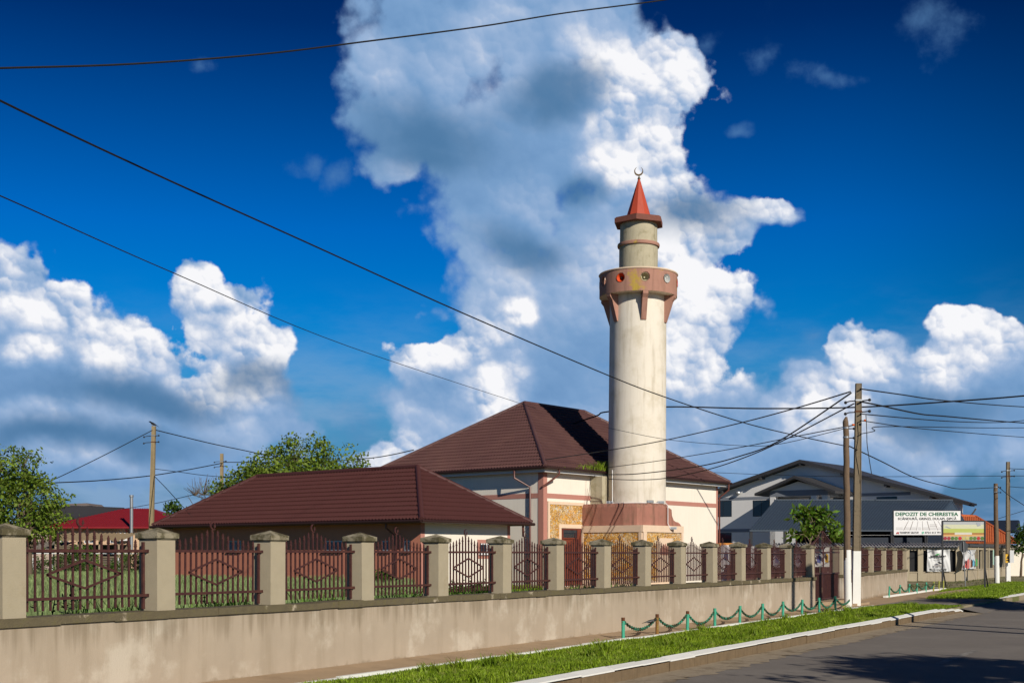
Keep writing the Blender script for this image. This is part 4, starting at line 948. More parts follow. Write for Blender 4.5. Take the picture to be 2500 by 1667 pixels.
YEL = mat('faded_yellow_post', (.32, .33, .07), .8, .3, 20, .2, 60)
for i, p in enumerate(near+far):
    o = proto if i == 0 else copy_tree(proto)
    isf = i >= 10; j = i-10
    tag(o, labels_f[j] if isf else labels_p[i], 'post', 'green chain posts along the verge'); o.location = p; o.rotation_euler = (random.uniform(-.03, .03), random.uniform(-.02, .04) if not isf else .16+.04*random.random(), R(60))
    if i >= 3:
        for c in children(o):
            if c.name.startswith('rusty_top'): c.name = 'post_cap'; c.data = c.data.copy(); c.data.materials[0] = GREENP
    if i == 1 or (isf and j >= 5):
        for c in children(o):
            if c.name.startswith('post'):
                c.data = c.data.copy(); c.data.materials[0] = mat('rusty_post', (.24, .12, .035), .85, .4, 12, .4, 60, second=(.30, .28, .08), smix=(.5, .62), sscale=6) if i == 1 else YEL
for row, nm in ((near, 'near'), (far[:6], 'far')):
    for i in range(len(row)-1):
        a, b = row[i]+Vector((.03, .02, .335)), row[i+1]+Vector((-.03, -.02, .335))
        if nm == 'far': a.x += .05; b.x += .05
        ords = ['first', 'second', 'third', 'fourth', 'fifth', 'sixth', 'seventh', 'eighth', 'ninth']
        lab = f'{ords[i]} sagging green chain of the {nm} row, between its neighbouring posts' if not (nm == 'near' and i == 0) else 'sagging green chain the crow perches on'
        one(chain_mb(a, b, .17+.02*((i*7) % 3)), 'chain', GREENC, lab, 'chain', 'chains between the green posts')
a = near[-1]+Vector((.03, .02, .335)); one(chain_mb(a, Vector((10.1, 38.0, .25)), .14), 'chain', GREENC, 'loose chain from the last near post to the whitewashed wooden pole', 'chain', 'chains between the green posts')

# ------------------------------------------------------------------ birds
CROWM = mat('crow_black', (.014, .013, .016), .45, .2, 20, .1, 60, spec=.5)
def bird(name, base, L, yaw, label, mats, white=False):
    """one continuous lofted body from bill to tail, plus legs; x forward"""
    mb = MB(); sec = [(.52, .004, .004, .20), (.44, .012, .014, .205), (.40, .035, .035, .215), (.34, .065, .068, .22), (.27, .062, .06, .20), (.18, .10, .10, .15), (.02, .135, .12, .10), (-.15, .11, .09, .08), (-.28, .06, .045, .055), (-.42, .055, .018, .02), (-.58, .05, .008, -.03)]
    n_ = 14; vs = []; fs = []
    for x, ry, rz, z in sec:
        for i in range(n_): a = 2*math.pi*i/n_; vs.append((x, ry*math.cos(a), z+rz*math.sin(a)))
    for j in range(len(sec)-1):
        for i in range(n_): fs.append((j*n_+i, j*n_+(i+1) % n_, (j+1)*n_+(i+1) % n_, (j+1)*n_+i))
    fs += [tuple(range(n_)), tuple((len(sec)-1)*n_+i for i in range(n_))]; mb.add(vs, fs)
    for sgn in (1, -1):                           # folded wings
        mb.add([(.16, .09*sgn, .20), (.17, .115*sgn, .12), (-.1, .135*sgn, .06), (-.44, .05*sgn, .015), (-.30, .045*sgn, .09), (0, .11*sgn, .19)], [(0, 1, 2, 3, 4, 5)], 0)
    t = thing(name, label, 'bird', base); Mx = Matrix.Translation(base) @ Matrix.Rotation(yaw, 4, 'Z') @ Matrix.Rotation(R(-14 if white else 3), 4, 'Y') @ Matrix.Scale(L, 4)
    mb.v = [tuple(Mx @ Vector(v)) for v in mb.v]; b = mb.build('body', mats, t, smooth=True)
    q = MB()
    for sgn in (1, -1): q.tube([(.0, .05*sgn, .04), (.02, .05*sgn, -.10)], .011, 5); q.tube([(-.03, .05*sgn, -.10), (.09, .05*sgn, -.10)], .009, 5)
    q.v = [tuple(Mx @ Vector(v)) for v in q.v]; q.build('legs', mats, t)
    if white:
        q = MB(); q.ell((.02, 0, .03), .13, .10, .07); q.ell((-.2, 0, .03), .16, .06, .03); q.v = [tuple(Mx @ Vector(v)) for v in q.v]; q.build('belly_patch', WHITE, t, smooth=True)
    return t
cp = near[0].lerp(near[1], .80); bird('crow', Vector((cp.x-.0, cp.y, .262)), .32, R(22), 'black crow perched on the green chain beside the rusty post', CROWM)

# ------------------------------------------------------------------ utility poles
def concrete_pole(loc, h, w0, w1, label, m=CONC, white=0., lean=(0, 0), collars=True, group='utility poles'):
    t = thing('utility_pole', label, 'pole', loc, group); b = Vector(loc); q = MB()
    def pt(x, y, z): f = z/h; w = w0+(w1-w0)*f; return Vector((b.x+x*w+lean[0]*z, b.y+y*w*.8+lean[1]*z, b.z+z))
    zs = [-.1+(h+.1)*i/12 for i in range(13)]
    prof = [(-.5, -.5), (.20, -.5), (.24, -.38), (.36, -.38), (.40, -.5), (.5, -.5), (.5, .5), (-.5, .5)]
    n_ = len(prof); vs = [pt(x, y, z) for z in zs for x, y in prof]
    fs = [(j*n_+i, j*n_+(i+1) % n_, (j+1)*n_+(i+1) % n_, (j+1)*n_+i) for j in range(12) for i in range(n_)]+[tuple(12*n_+i for i in range(n_))]
    q.add(vs, fs); q.build('shaft', m, t)
    if white:
        k = MB(); c = [(-.51, -.515), (.51, -.515), (.51, .51), (-.51, .51)]
        k.box8([pt(x, y, 0) for x, y in c], [pt(x, y, white) for x, y in c]); k.build('whitewash', WHITEP, t)
    if collars:
        for z in (h-.55, h-.9):
            k = MB(); c = [(-.56, -.56), (.56, -.56), (.56, .56), (-.56, .56)]; k.box8([pt(x, y, z) for x, y in c], [pt(x, y, z+.05) for x, y in c])
            k.build('collar', GREYM if z > h-.6 else RUST, t)
            k = MB(); p0 = pt(-.5, -.3, z); k.tube([p0, p0+Vector((-.22, -.1, -.02)), p0+Vector((-.34, -.16, -.06))], .02, 6); k.ell(p0+Vector((-.36, -.16, -.07)), .05, .05, .05); k.build('insulator', DKMET, t)
            k = MB(); p0 = pt(.5, -.3, z); k.tube([p0, p0+Vector((.2, -.1, .02))], .02, 6); k.ell(p0+Vector((.22, -.1, .02)), .05, .05, .05); k.build('insulator', DKMET, t)
    return t
def wood_pole(loc, h, r0, r1, label, white=0., lean=(0, 0), group='utility poles', bevel=False):
    t = thing('utility_pole', label, 'pole', loc, group); b = Vector(loc); q = MB(); rnd = random.Random(int(h*100))
    pts = [b+Vector((lean[0]*z+rnd.uniform(-.012, .012), lean[1]*z, z)) for z in [-.1+(h+.1)*i/14 for i in range(15)]]
    q.tube(pts, r0, 16, r1=r1)
    if bevel: c = pts[-1]; q.tube([c, c+Vector((r1*.35, 0, .14))], r1, 16, r1=r1*.35)
    q.build('shaft', WOOD, t, smooth=True)
    if white: k = MB(); k.tube([b, b+Vector((lean[0]*white, lean[1]*white, white))], r0*1.05, 16, r1=(r0+(r1-r0)*white/h)*1.05); k.build('whitewash', WHITEP, t, smooth=True)
    for z in (h-.22, h-.5):
        c = b+Vector((lean[0]*z, lean[1]*z, z)); k = MB(); k.tube([c, c+Vector((0, 0, .05))], r1*1.1, 16); k.build('collar', GREYM, t)
        k = MB(); k.tube([c+Vector((r1, 0, 0)), c+Vector((r1+.12, -.05, .0))], .018, 6); k.ell(c+Vector((r1+.14, -.05, 0)), .04, .04, .04); k.build('insulator', DKMET, t)
    return t
wp = P(2070.5, HV, 38.3); wp.z = 0
wood_pole(wp, 5.62, .112, .085, 'shorter round wooden pole with whitewashed foot beside the gate', 1.75, (-.012, 0), bevel=True)
cp_ = P(2089.5, HV, 39.6); cp_.z = 0
concrete_pole(cp_, zat(936, 39.6), .245, .175, 'tall square concrete pole with whitewashed foot behind the wooden pole', CONC, 1.72, (.012, 0))
lp = P(366, HV, 70); lp.z = 0
concrete_pole(lp, zat(1040, 70), .27, .21, 'pale weathered concrete pole rising left of the annex roof', CONCF, 0, (.025, 0))
p_ = P(541.5, HV, 88); p_.z = 0; concrete_pole(p_, zat(1107, 88), .24, .21, 'short pale pole poking up behind the annex roof by the walnut tree', CONCF, 0, (0, 0))
p_ = P(2434, HV, 70.5); p_.z = 0; wood_pole(p_, zat(1180, 70.5), .135, .11, 'dark far wooden pole with whitewashed foot at the right edge', 1.55, (-.013, 0))
p_ = P(2461, HV, 77); p_.z = 0; concrete_pole(p_, zat(1127, 77), .25, .19, 'far square concrete pole carrying a yellow warning plate', CONC, 1.55)
SIGNY = mat('yellow_plate', (.75, .42, .02), .5, .05, 5, 0)
t = thing('warning_plate', 'yellow electric danger plate with a black figure on the far concrete pole', 'sign', P(2460, 1366, 76.6)); q = MB(); c = P(2460, 1362.5, 76.55)
q.box(c.x-.13, c.x+.13, c.y-.02, c.y, c.z-.26, c.z+.26); q.build('plate', SIGNY, t)
q = MB(); q.extr([(c.x-.09, c.y-.021, c.z-.02), (c.x+.09, c.y-.021, c.z-.02), (c.x, c.y-.021, c.z+.17)], (0, -.004, 0)); q.extr([(c.x-.09, c.y-.021, c.z-.16), (c.x+.09, c.y-.021, c.z-.13), (c.x+.09, c.y-.021, c.z-.06), (c.x-.09, c.y-.021, c.z-.09)], (0, -.004, 0)); q.build('symbol', BLACK, t)
c = P(2469, 1357, 76.5); one(MB().box(c.x-.12, c.x+.12, c.y-.1, c.y+.1, c.z-.4, c.z+.35), 'meter_box', FASC, 'small pale grey meter box on the right of the far concrete pole', 'meter box')
bp = Vector(lp)+Vector((.025*zat(1040, 70), 0, zat(1040, 70)))
bird('magpie', bp+Vector((-.05, 0, .06)), .62, R(175), 'small black and white magpie sitting on the left pole top', mat('magpie_black', (.008, .008, .012), .4, .1, 9, 0), True)
# poles standing outside the picture on the near side of the road (they throw the two stripes on the wall)
concrete_pole((14.05, 24.3, -.19), 8.6, .27, .2, 'square concrete pole across the road, right of the view', CONC, 0, collars=False, group='roadside poles across the road')
wood_pole((14.9, 25.8, -.19), 8.0, .14, .11, 'round wooden pole across the road, right of the view', group='roadside poles across the road')

# ------------------------------------------------------------------ overhead wires
def catmull(pts, n=8):
    out = []; N = len(pts)
    for i in range(N-1):
        p0, p1, p2, p3 = pts[max(i-1, 0)], pts[i], pts[i+1], pts[min(i+2, N-1)]
        for k in range(n):
            t = k/n; out.append(.5*((2*p1)+(-p0+p2)*t+(2*p0-5*p1+4*p2-p3)*t*t+(-p0+3*p1-3*p2+p3)*t**3))
    out.append(pts[-1]); return out
def wire(pts, px, label, group='overhead wires', mtl=None):
    """pts: (u, v, Y); px: thickness in photo pixels at the mean distance"""
    p3 = [P(u, v, Y) for u, v, Y in pts]; Ym = sum(p[2] for p in pts)/len(pts)
    mb = MB(); mb.tube(catmull(p3, 7), px*Ym/F/2, 6); return one(mb, 'overhead_wire', mtl or WIREM, label, 'wire', group)
wire([(-160, 172, 15), (0, 167, 16), (319, 157, 17.5), (638, 133, 19), (893, 102, 20.5), (1169, 66, 22), (1382, 32, 23.5), (1626, 0, 25), (1850, -38, 26)], 4.4, 'thick dark cable crossing the top of the sky')
wire([(-150, 160, 15), (0, 246, 16), (372, 422, 20), (744, 590, 24), (1127, 763, 28), (1482, 915, 33), (1626, 970, 34.5), (1807, 1029, 36), (1935, 1061, 37.3), (2063, 1088, 38.2)], 3.2, 'long dark wire slanting from upper left to the wooden pole top')
wire([(-150, 420, 18), (0, 478, 20), (425, 667, 28), (850, 845, 42), (1281, 988, 62), (1300, 994, 64)], 1.7, 'thin wire slanting down from the left edge to the mosque ridge')
wire([(1380, 1040, 72), (1456, 1015, 70), (1482, 1005, 69.5), (1626, 993, 69), (1850, 997, 68), (2090, 994, 66), (2320, 980, 64), (2500, 966, 62), (2700, 945, 60)], 3.6, 'thick twisted cable passing behind the minaret towards the right edge')
wire([(2076, 956, 39.4), (1950, 994, 45), (1800, 1034, 52), (1625, 1074, 59), (1485, 1099, 64), (1330, 1122, 62.5)], 2.6, 'upper wire from the concrete pole across the shaft to the mosque eave')
wire([(2078, 959, 39.4), (1900, 1077, 47), (1800, 1115, 52), (1716, 1136, 56), (1625, 1149, 60), (1544, 1157, 63), (1486, 1158, 64.2)], 2.8, 'sagging wire reaching the shaft foot, second from below')
wire([(2085, 985, 39.4), (1900, 1081, 47), (1800, 1123, 52), (1716, 1149, 56), (1625, 1167, 60), (1552, 1171, 63), (1486, 1169, 64.2)], 2.4, 'lowest sagging wire ending at the conduit of the shaft')
wire([(2082, 1038, 39.4), (1938, 1066, 46), (1800, 1093, 52), (1625, 1122, 59), (1484, 1141, 64)], 2.0, 'wire from the orange insulator crossing the minaret below its middle')
wire([(2073, 1043, 39.4), (1900, 1084, 47), (1800, 1087, 52), (1625, 1072, 59), (1484, 1044, 64)], 1.4, 'very thin sagging wire crossing high on the lower shaft')
wire([(2100, 949, 39.4), (2200, 963, 43), (2308, 978, 48), (2500, 993, 58), (2700, 1000, 68)], 2.6, 'topmost wire leaving the concrete pole to the right')
wire([(2100, 980, 39.4), (2150, 990, 41), (2244, 1010, 45), (2308, 1016, 48), (2500, 1032, 58), (2700, 1040, 66)], 3.2, 'thick wavy cable leaving the concrete pole to the right')
wire([(2100, 1010, 39.4), (2232, 1022, 44), (2334, 1029, 49), (2430, 1031, 54), (2500, 1026, 58), (2650, 1010, 66)], 2.2, 'wire rising again near the right edge below the wavy cable')
wire([(2100, 1026, 39.4), (2219, 1043, 44), (2360, 1056, 50), (2500, 1067, 58), (2650, 1076, 66)], 1.8, 'lowest of the wires fanning right from the concrete pole')
wire([(2100, 1059, 39.4), (2135, 1052, 40), (2155, 1041, 41), (2385, 1044, 50), (2500, 1044, 56), (2650, 1043, 64)], 1.8, 'level wire kinked upward close to the concrete pole')
wire([(2114, 1013, 39.2), (2116, 1050, 39.2), (2117, 1084, 39.1), (2122, 1120, 39.1), (2128, 1157, 39.1)], 2.0, 'loose wire dangling down beside the concrete pole')
wire([(2074, 1089, 38.2), (2150, 1125, 44), (2232, 1165, 50), (2300, 1184, 57), (2346, 1193, 61), (2424, 1190, 70)], 2.2, 'sagging wire between the two wooden poles')
wire([(1700, 1151, 95), (1840, 1157, 95), (2000, 1162, 93), (2155, 1163, 90), (2350, 1162, 86), (2550, 1161, 84)], 1.3, 'faint level wire in front of the grey house gable')
wire([(2436, 1187, 70.4), (2465, 1210, 72), (2500, 1233, 74), (2600, 1300, 78)], 1.6, 'wire from far wooden pole sloping down to the right edge')
wire([(2461, 1143, 77), (2500, 1145, 76), (2600, 1148, 74)], 1.6, 'short level wire from the far concrete pole head')
wire([(2461, 1187, 77), (2500, 1190, 76), (2600, 1195, 74)], 1.4, 'second level wire lower on the far concrete pole')
wire([(2436, 1266, 80), (2500, 1246, 84), (2600, 1215, 90)], 1.2, 'thin wire rising to the right edge above the tiled roof')
wire([(60, 1200, 60), (136, 1168, 62), (250, 1113, 66), (372, 1050, 69.5)], 2.0, 'wire from the left pole head falling left behind the tree')
wire([(378, 1049, 70), (510, 1081, 74), (600, 1100, 76), (651, 1111, 78)], 2.2, 'wire from the left pole head into the walnut tree')
wire([(60, 1180, 60), (132, 1178, 64), (250, 1172, 68), (366, 1161, 74), (460, 1146, 82), (543, 1130, 87.8)], 2.6, 'thick cable from the left tree past the pale pole')
wire([(545, 1128, 88), (625, 1128, 88), (760, 1128, 84), (892, 1119, 80), (950, 1111, 76), (1010, 1098, 74)], 2.2, 'cable through the walnut crown to the mosque roof')
wire([(376, 1144, 70), (440, 1152, 72), (510, 1161, 75), (640, 1170, 78)], 1.5, 'thin wire from mid left pole to the bare twigs')
wire([(376, 1161, 70), (410, 1196, 66), (445, 1235, 62), (470, 1262, 60)], 1.8, 'steep wire from left pole down to the annex roof')
wire([(300, 1242, 95), (332, 1237, 92), (400, 1224, 85), (476, 1206, 78)], 1.4, 'thin wire above the red roof rising to the bare tree')
for (u, v, Y, lab) in ((2083, 1037, 39.35, 'left'), (2112, 1026, 39.35, 'right')):
    one(MB().ell(P(u, v, Y), .05, .05, .035), 'clamp', mat('orange_plastic', (.75, .14, .02), .5, .05, 9, 0), f'orange plastic cable clamp on the {lab} side of the concrete pole', 'clamp')

# ------------------------------------------------------------------ trees
def tree(name, base, crown, n_cl, n_leaf, leaf, m, label, seed, trunk_r=.18, group=None, bark=None, shape=None, cat='tree', leafdroop=.2, thick=.012, spread=1.0, lw=.30):
    """crown: list of ellipsoids (cx,cy,cz,rx,ry,rz) relative to the base; limbs run from the trunk into leaf clusters"""
    rnd = random.Random(seed); t = thing(name, label, cat, base, group); b = Vector(base); bark = bark or BARK
    zmax = max(c[2]+c[5] for c in crown); z0 = min(c[2]-c[5] for c in crown)
    tk = MB(); top = Vector((sum(c[0] for c in crown)/len(crown), sum(c[1] for c in crown)/len(crown), zmax*.78))
    axis = [b+Vector((top.x*f**1.5+rnd.uniform(-.06, .06)*f, top.y*f**1.5, top.z*f)) for f in [i/8 for i in range(9)]]
    axis[0].z -= .1; tk.tube(axis, trunk_r, 9, r1=trunk_r*.18)
    cl = []
    for _ in range(n_cl):
        c = rnd.choices(crown, [x[3]*x[4]*x[5] for x in crown])[0]
        while True:
            v = Vector((rnd.uniform(-1, 1), rnd.uniform(-1, 1), rnd.uniform(-1, 1)))
            if .25 < v.length < 1: break
        v = v.normalized()*v.length**.45*rnd.uniform(.8, 1.08)
        cl.append(b+Vector((c[0]+v.x*c[3], c[1]+v.y*c[4], c[2]+v.z*c[5])))
    limbs = []; k = 0
    for i in range(max(5, n_cl//12)):
        f = rnd.uniform(.3, .95); s_ = axis[int(f*8)]; e = rnd.choice(cl); e = s_.lerp(e, .75)
        mid = s_.lerp(e, .5)+Vector((rnd.uniform(-.2, .2), rnd.uniform(-.2, .2), .15)); pts = catmull([s_, mid, e], 4); limbs.append(pts)
        tk.tube(pts, trunk_r*.38*(1.1-f*.6), 6, r1=trunk_r*.1)
    nodes = [p for l in limbs for p in l[2:]]+axis[3:]
    tk.build('trunk', bark, t, smooth=True)
    tw = MB()
    for c in cl:
        n0 = min(nodes, key=lambda q: (q-c).length+max(0, q.z-c.z)*.5)
        tw.tube([n0, n0.lerp(c, .5)+Vector((rnd.uniform(-.08, .08), rnd.uniform(-.08, .08), rnd.uniform(-.02, .08))), c], thick, 4, r1=thick*.4, caps=False)
    tw.build('twigs', bark, t)
    if n_leaf:
        CL = np.array([list(c-b) for c in cl]); r2 = np.random.default_rng(seed); M = len(CL)*n_leaf
        idx = np.repeat(np.arange(len(CL)), n_leaf); cs = leaf*1.9
        pos = CL[idx]+r2.normal(0, cs*.55*spread, (M, 3))*np.array([1, 1, .7])
        dr = r2.normal(0, 1, (M, 3)); dr[:, 2] -= leafdroop; dr /= np.linalg.norm(dr, axis=1)[:, None]
        up = r2.normal(0, .6, (M, 3)); up[:, 2] += 1; sd = np.cross(dr, up); sd /= np.linalg.norm(sd, axis=1)[:, None]+1e-6
        L = leaf*r2.uniform(.55, 1.2, M)[:, None]; w = L*lw
        V = np.stack([pos, pos+dr*L*.45+sd*w, pos+dr*L, pos+dr*L*.45-sd*w], 1).reshape(-1, 3)
        Fc = np.arange(M*4).reshape(-1, 4); o = mesh_np('crown', V, Fc, m, 4); o.parent = t
    return t
def gp(u, Y): p = P(u, HV, Y); p.z = 0; return p
def cr(u0, v0, ru, rv, Y, bu, depth=1.0, dy=0):   # ellipsoid given in photo pixels at distance Y around base column bu
    return ((u0-bu)/F*Y, dy, zat(v0, Y), ru/F*Y, ru/F*Y*depth, rv/F*Y)
Y = 60; tree('walnut_tree', gp(70, Y), [cr(40, 1240, 95, 90, Y, 70), cr(100, 1200, 55, 50, Y, 70), cr(50, 1140, 70, 50, Y, 70), cr(120, 1280, 60, 45, Y, 70), cr(-40, 1210, 90, 110, Y, 70), cr(150, 1215, 25, 18, Y, 70)],
     430, 26, .20, LEAF1, 'green leafy tree at the left edge behind the first grille', 3, .2, 'broadleaf trees')
Y = 78; tree('walnut_tree', gp(745, Y), [cr(745, 1110, 70, 55, Y, 745), cr(690, 1140, 90, 50, Y, 745), cr(820, 1130, 75, 55, Y, 745), cr(740, 1180, 170, 55, Y, 745), cr(880, 1165, 45, 35, Y, 745), cr(600, 1180, 70, 40, Y, 745), cr(560, 1200, 45, 30, Y, 745)],
     560, 26, .24, LEAF1, 'wide walnut tree showing above the annex roof ridge', 8, .28, 'broadleaf trees')
Y = 84; tree('bare_tree', gp(520, Y), [cr(500, 1190, 45, 38, Y, 520), cr(470, 1200, 30, 25, Y, 520), cr(525, 1180, 25, 30, Y, 520)], 90, 0, .1, LEAF1, 'leafless small tree with thin twigs beside the short pale pole', 12, .10, None, thick=.02)
Y = 62; tree('small_tree', gp(423, Y), [cr(423, 1240, 9, 9, Y, 423)], 14, 26, .18, LEAF2, 'tiny leafy treetop just showing over the left annex eave', 15, .05)
Y = 60
tree('sumac_tree', gp(1961, Y), [cr(1945, 1256, 22, 12, Y, 1961), cr(1975, 1250, 26, 13, Y, 1961), cr(2010, 1255, 20, 14, Y, 1961), cr(2030, 1275, 18, 14, Y, 1961), cr(1990, 1285, 34, 14, Y, 1961), cr(1990, 1300, 20, 12, Y, 1961), cr(2045, 1300, 22, 20, Y, 1961), cr(1930, 1308, 16, 6, Y, 1961), cr(1962, 1308, 10, 6, Y, 1961)],
     58, 16, .38, LEAF3, 'young light green tree with reddish tips in front of the blue shed roof', 21, .07, 'broadleaf trees', PALEB, leafdroop=.3, spread=.28, lw=.2)
Y = 92; tree('dark_bush', gp(2492, Y), [cr(2490, 1325, 20, 22, Y, 2492), cr(2510, 1305, 26, 25, Y, 2492)], 70, 30, .2, LEAF2, 'dark green bush at the right edge beside the tiled roof', 25, .1, cat='bush')
# street trees across the road, outside the picture: their crowns shade the asphalt
tree('street_tree', (13.5, 8.9, -.19), [(0, 0, 5.6, 2.6, 2.6, 1.5), (-1.8, .8, 4.9, 1.8, 1.6, 1.0), (1.5, -.5, 5.4, 2.2, 2.0, 1.4), (-3.2, .6, 5.2, 1.5, .9, .4)], 320, 36, .26, LEAF2, 'broad leafy street tree across the road whose shade falls on the asphalt', 31, .22, 'street trees across the road')
tree('street_tree', (23.0, 34.0, -.19), [(0, 0, 5.2, 2.8, 2.8, 2.0), (-2.2, 1.2, 4.6, 2.0, 1.8, 1.2)], 300, 36, .28, LEAF2, 'further leafy street tree across the road near the side lane', 33, .22, 'street trees across the road')
def bush(u, Y, w, h, m, seed, label, n=90):
    b = gp(u, Y); tree('bush', b, [(0, 0, h*.55, w/2, w/2, h*.5)], n, 26, .14, m, label, seed, .04, 'bushes in the plot', cat='bush')
bush(150, 74, 3.2, 1.7, LEAF2, 51, 'dark bush left of the plank shed behind the first grille')
bush(205, 76, 2.0, 2.2, WEEDM, 52, 'lighter yellow-green bush against the plank shed')
bush(318, 74, 2.6, 1.6, LEAF2, 53, 'dark bush right of the plank shed beside the pillar', 110)
bush(905, 47, 1.6, .95, LEAF2, 54, 'low dark bush against the pink annex wall')
bush(1130, 47.5, 3.0, .45, LEAF2, 55, 'low hedge-like bush at the foot of the cream annex end', 110)

# ------------------------------------------------------------------ left background: red roofed house, sheds
FR = Frame((0, 0, 0), R(90)).set_ey((0, -1, 0))   # a = X, b = towards the camera
def fb(x0, x1, y0, y1): return (x0, x1, -y0, -y1)
Y = 98.; xl, xr = (95-CX)/F*Y, (450-CX)/F*Y
house = thing('house', 'house with bright red sheet metal roof behind the plank sheds', 'house', ((xl+xr)/2, Y+5, 0))
mb = MB(); mb.box(xl+.6, xr-.6, Y+.7, Y+11, 0, zat(1289, Y)); mb.build('wall', mat('peach_render', (.62, .42, .27), .9, .05, 2, .05, 30), house)
ze = zat(1286, Y); zr = zat(1241, Y+6); cx0, cx1 = (303-CX)/F*(Y+6), (374-CX)/F*(Y+6)
mb = MB(); e = [(xl, Y, ze), (xr, Y, ze), (xr, Y+12, ze), (xl, Y+12, ze), (cx0, Y+6, zr), (cx1, Y+6, zr)]
mb.add(e, [(0, 1, 5, 4), (1, 2, 5), (2, 3, 4, 5), (3, 0, 4)]); mb.add([(x, y, z-.12) for x, y, z in e[:4]], [(0, 1, 2, 3)])
for i in range(60):                              # standing seams
    x = xl+(xr-xl)*(i+.5)/60
    f1 = min(1, (x-xl)/(cx0-xl), (xr-x)/(xr-cx1)); mb.bar((x, Y, ze+.02), (x, Y+6*f1, ze+(zr-ze)*f1+.02), .04, .03)
rf = mb.build('roof', ROOFR, house)
mb = MB(); mb.tube([(xl, Y-.06, ze-.06), (xr, Y-.06, ze-.06)], .08, 8); mb.build('gutter', ROOFR, house)
for u0, u1 in ((198, 222), (262, 287), (140, 160)):
    window(house, FR, 'b', (u0-CX)/F*Y, (u1-CX)/F*Y, zat(1325, Y), zat(1303, Y), -(Y+.7)+.0, 1, frm=WHITE)
mb = MB(); c = P(300, 1310, Y+.6); mb.box(c.x-.4, c.x+.4, c.y-.35, c.y, c.z-.3, c.z+.3); ac = mb.build('air_conditioner', WHITE, house)
q = MB(); q.disc((c.x-.1, c.y-.36, c.z), (0, -1, 0), .22, .01); q.build('fan_grille', GREYM, ac)
mb = MB(); mb.tube([P(303, 1286, Y-.1), P(309, 1296, Y+.5), P(313, 1303, Y+.6), P(313, 1345, Y+.6)], .06, 8); mb.build('downspout', ROOFR, house)
fl = thing('flue_pipe', 'shiny steel flue pipe rising through the red roof', 'flue', P(321, 1350, Y-.3))
mb = MB(); mb.tube([P(321, 1345, Y-.3), P(321, 1210, Y-.3)], .13, 12); mb.build('pipe', GREYM, fl, smooth=True)
mb = MB(); mb.tube([P(321, 1213, Y-.3), P(321, 1208, Y-.3)], .17, 12); mb.build('cap', GREYM, fl)
# grey roofs further back
Y = 128.
bg = thing('house', 'house with wide dark grey roof beyond the red roof', 'house', P(190, HV, Y+6)); bg.location.z = 0
mb = MB(); mb.box((60-CX)/F*Y, (330-CX)/F*Y, Y+.8, Y+14, 0, zat(1292, Y)); mb.build('wall', mat('tan_render', (.45, .36, .27), .9, .06, 2, 0), bg)
mb = MB(); mb.add([P(20, 1290, Y), P(340, 1290, Y), P(303, 1238.5, Y+7), P(120, 1231, Y+7), P(20, 1285, Y+15), P(340, 1285, Y+15)], [(0, 1, 2, 3), (2, 1, 5), (3, 2, 5, 4), (0, 3, 4)]); mb.build('roof', ROOFG, bg)
mb = MB(); mb.extr([P(150, 1230, Y+9), P(212, 1227.5, Y+9), P(220, 1234, Y+9), P(150, 1236, Y+9)], (0, 5, 0)); mb.build('dormer', mat('brown_grey', (.16, .13, .12), .8, .1, 3, 0), bg)
# plank sheds with corrugated roofs
def corr_roof(mb, x0, x1, y0, y1, z0, z1, wl=.18, amp=.03):
    n_ = int((x1-x0)/wl*6); vs = []; 
    for i in range(n_+1):
        x = x0+(x1-x0)*i/n_; dz = amp*math.sin(2*math.pi*(x-x0)/wl); vs += [(x, y0, z0+dz), (x, y1, z1+dz), (x, y0, z0+dz-.02)]
    mb.add(vs, [(3*i, 3*i+3, 3*i+4, 3*i+1) for i in range(n_)]+[(3*i, 3*i+2, 3*i+5, 3*i+3) for i in range(n_)])
Y = 84.
sh = thing('plank_shed', 'ramshackle shed of dark horizontal planks with low corrugated roof', 'shed', P(215, HV, Y+2)); sh.location.z = 0
x0, x1 = (134-CX)/F*Y, (292-CX)/F*Y; xm = (190-CX)/F*Y
mb = MB(); rnd = random.Random(4)
for i in range(15):
    z = .05+i*.15; mb.box(x0+rnd.uniform(0, .1), xm, Y+rnd.uniform(-.02, .02), Y+.04, z, z+.125)
    if i < 10: mb.box(xm+.2, x1-rnd.uniform(.0, .1), Y+rnd.uniform(-.02, .02), Y+.04, z, z+.11)
mb.box(x0, x1, Y+2.5, Y+2.55, 0, 2.3); mb.box(x0, x0+.05, Y, Y+2.5, 0, 2.2); mb.build('plank_wall', PLANK, sh)
for x in (x0, xm, xm+.2, (xm+x1)/2, x1-.1): mb = MB(); mb.box(x, x+.12, Y-.06, Y-.022, 0, 2.5); mb.build('post', PALEB, sh)
mb = MB(); corr_roof(mb, x0-.4, x1+.3, Y-.5, Y+3, 2.55, 3.1, .3, .04); mb.build('roof', mat('brown_corrugated', (.27, .20, .12), .95, .3, 3, .2, 30), sh)
sh2 = thing('outbuilding', 'pale brick outbuilding with corrugated roof left of the plank shed', 'shed', P(90, HV, Y+2)); sh2.location.z = 0
x0, x1 = (30-CX)/F*Y, (127-CX)/F*Y
mb = MB(); mb.box(x0, x1, Y+.5, Y+4, 0, 1.95); mb.build('wall', mat('pale_block', (.48, .38, .32), .9, .1, 3, .1, 30), sh2)
mb = MB(); corr_roof(mb, x0-.3, x1+.2, Y, Y+4.3, 1.98, 2.5, .3, .045); mb.build('roof', CORR, sh2)
wf = thing('wire_fence', 'low wire mesh fence with pale posts and rail in front of the sheds', 'fence', P(210, HV, 80)); wf.location.z = 0
for u in (82, 127, 185, 232, 290, 330):
    mb = MB(); c = P(u, HV, 80.5); mb.box(c.x-.05, c.x+.05, 80.45, 80.55, 0, 1.42); mb.build('post', FASC, wf)
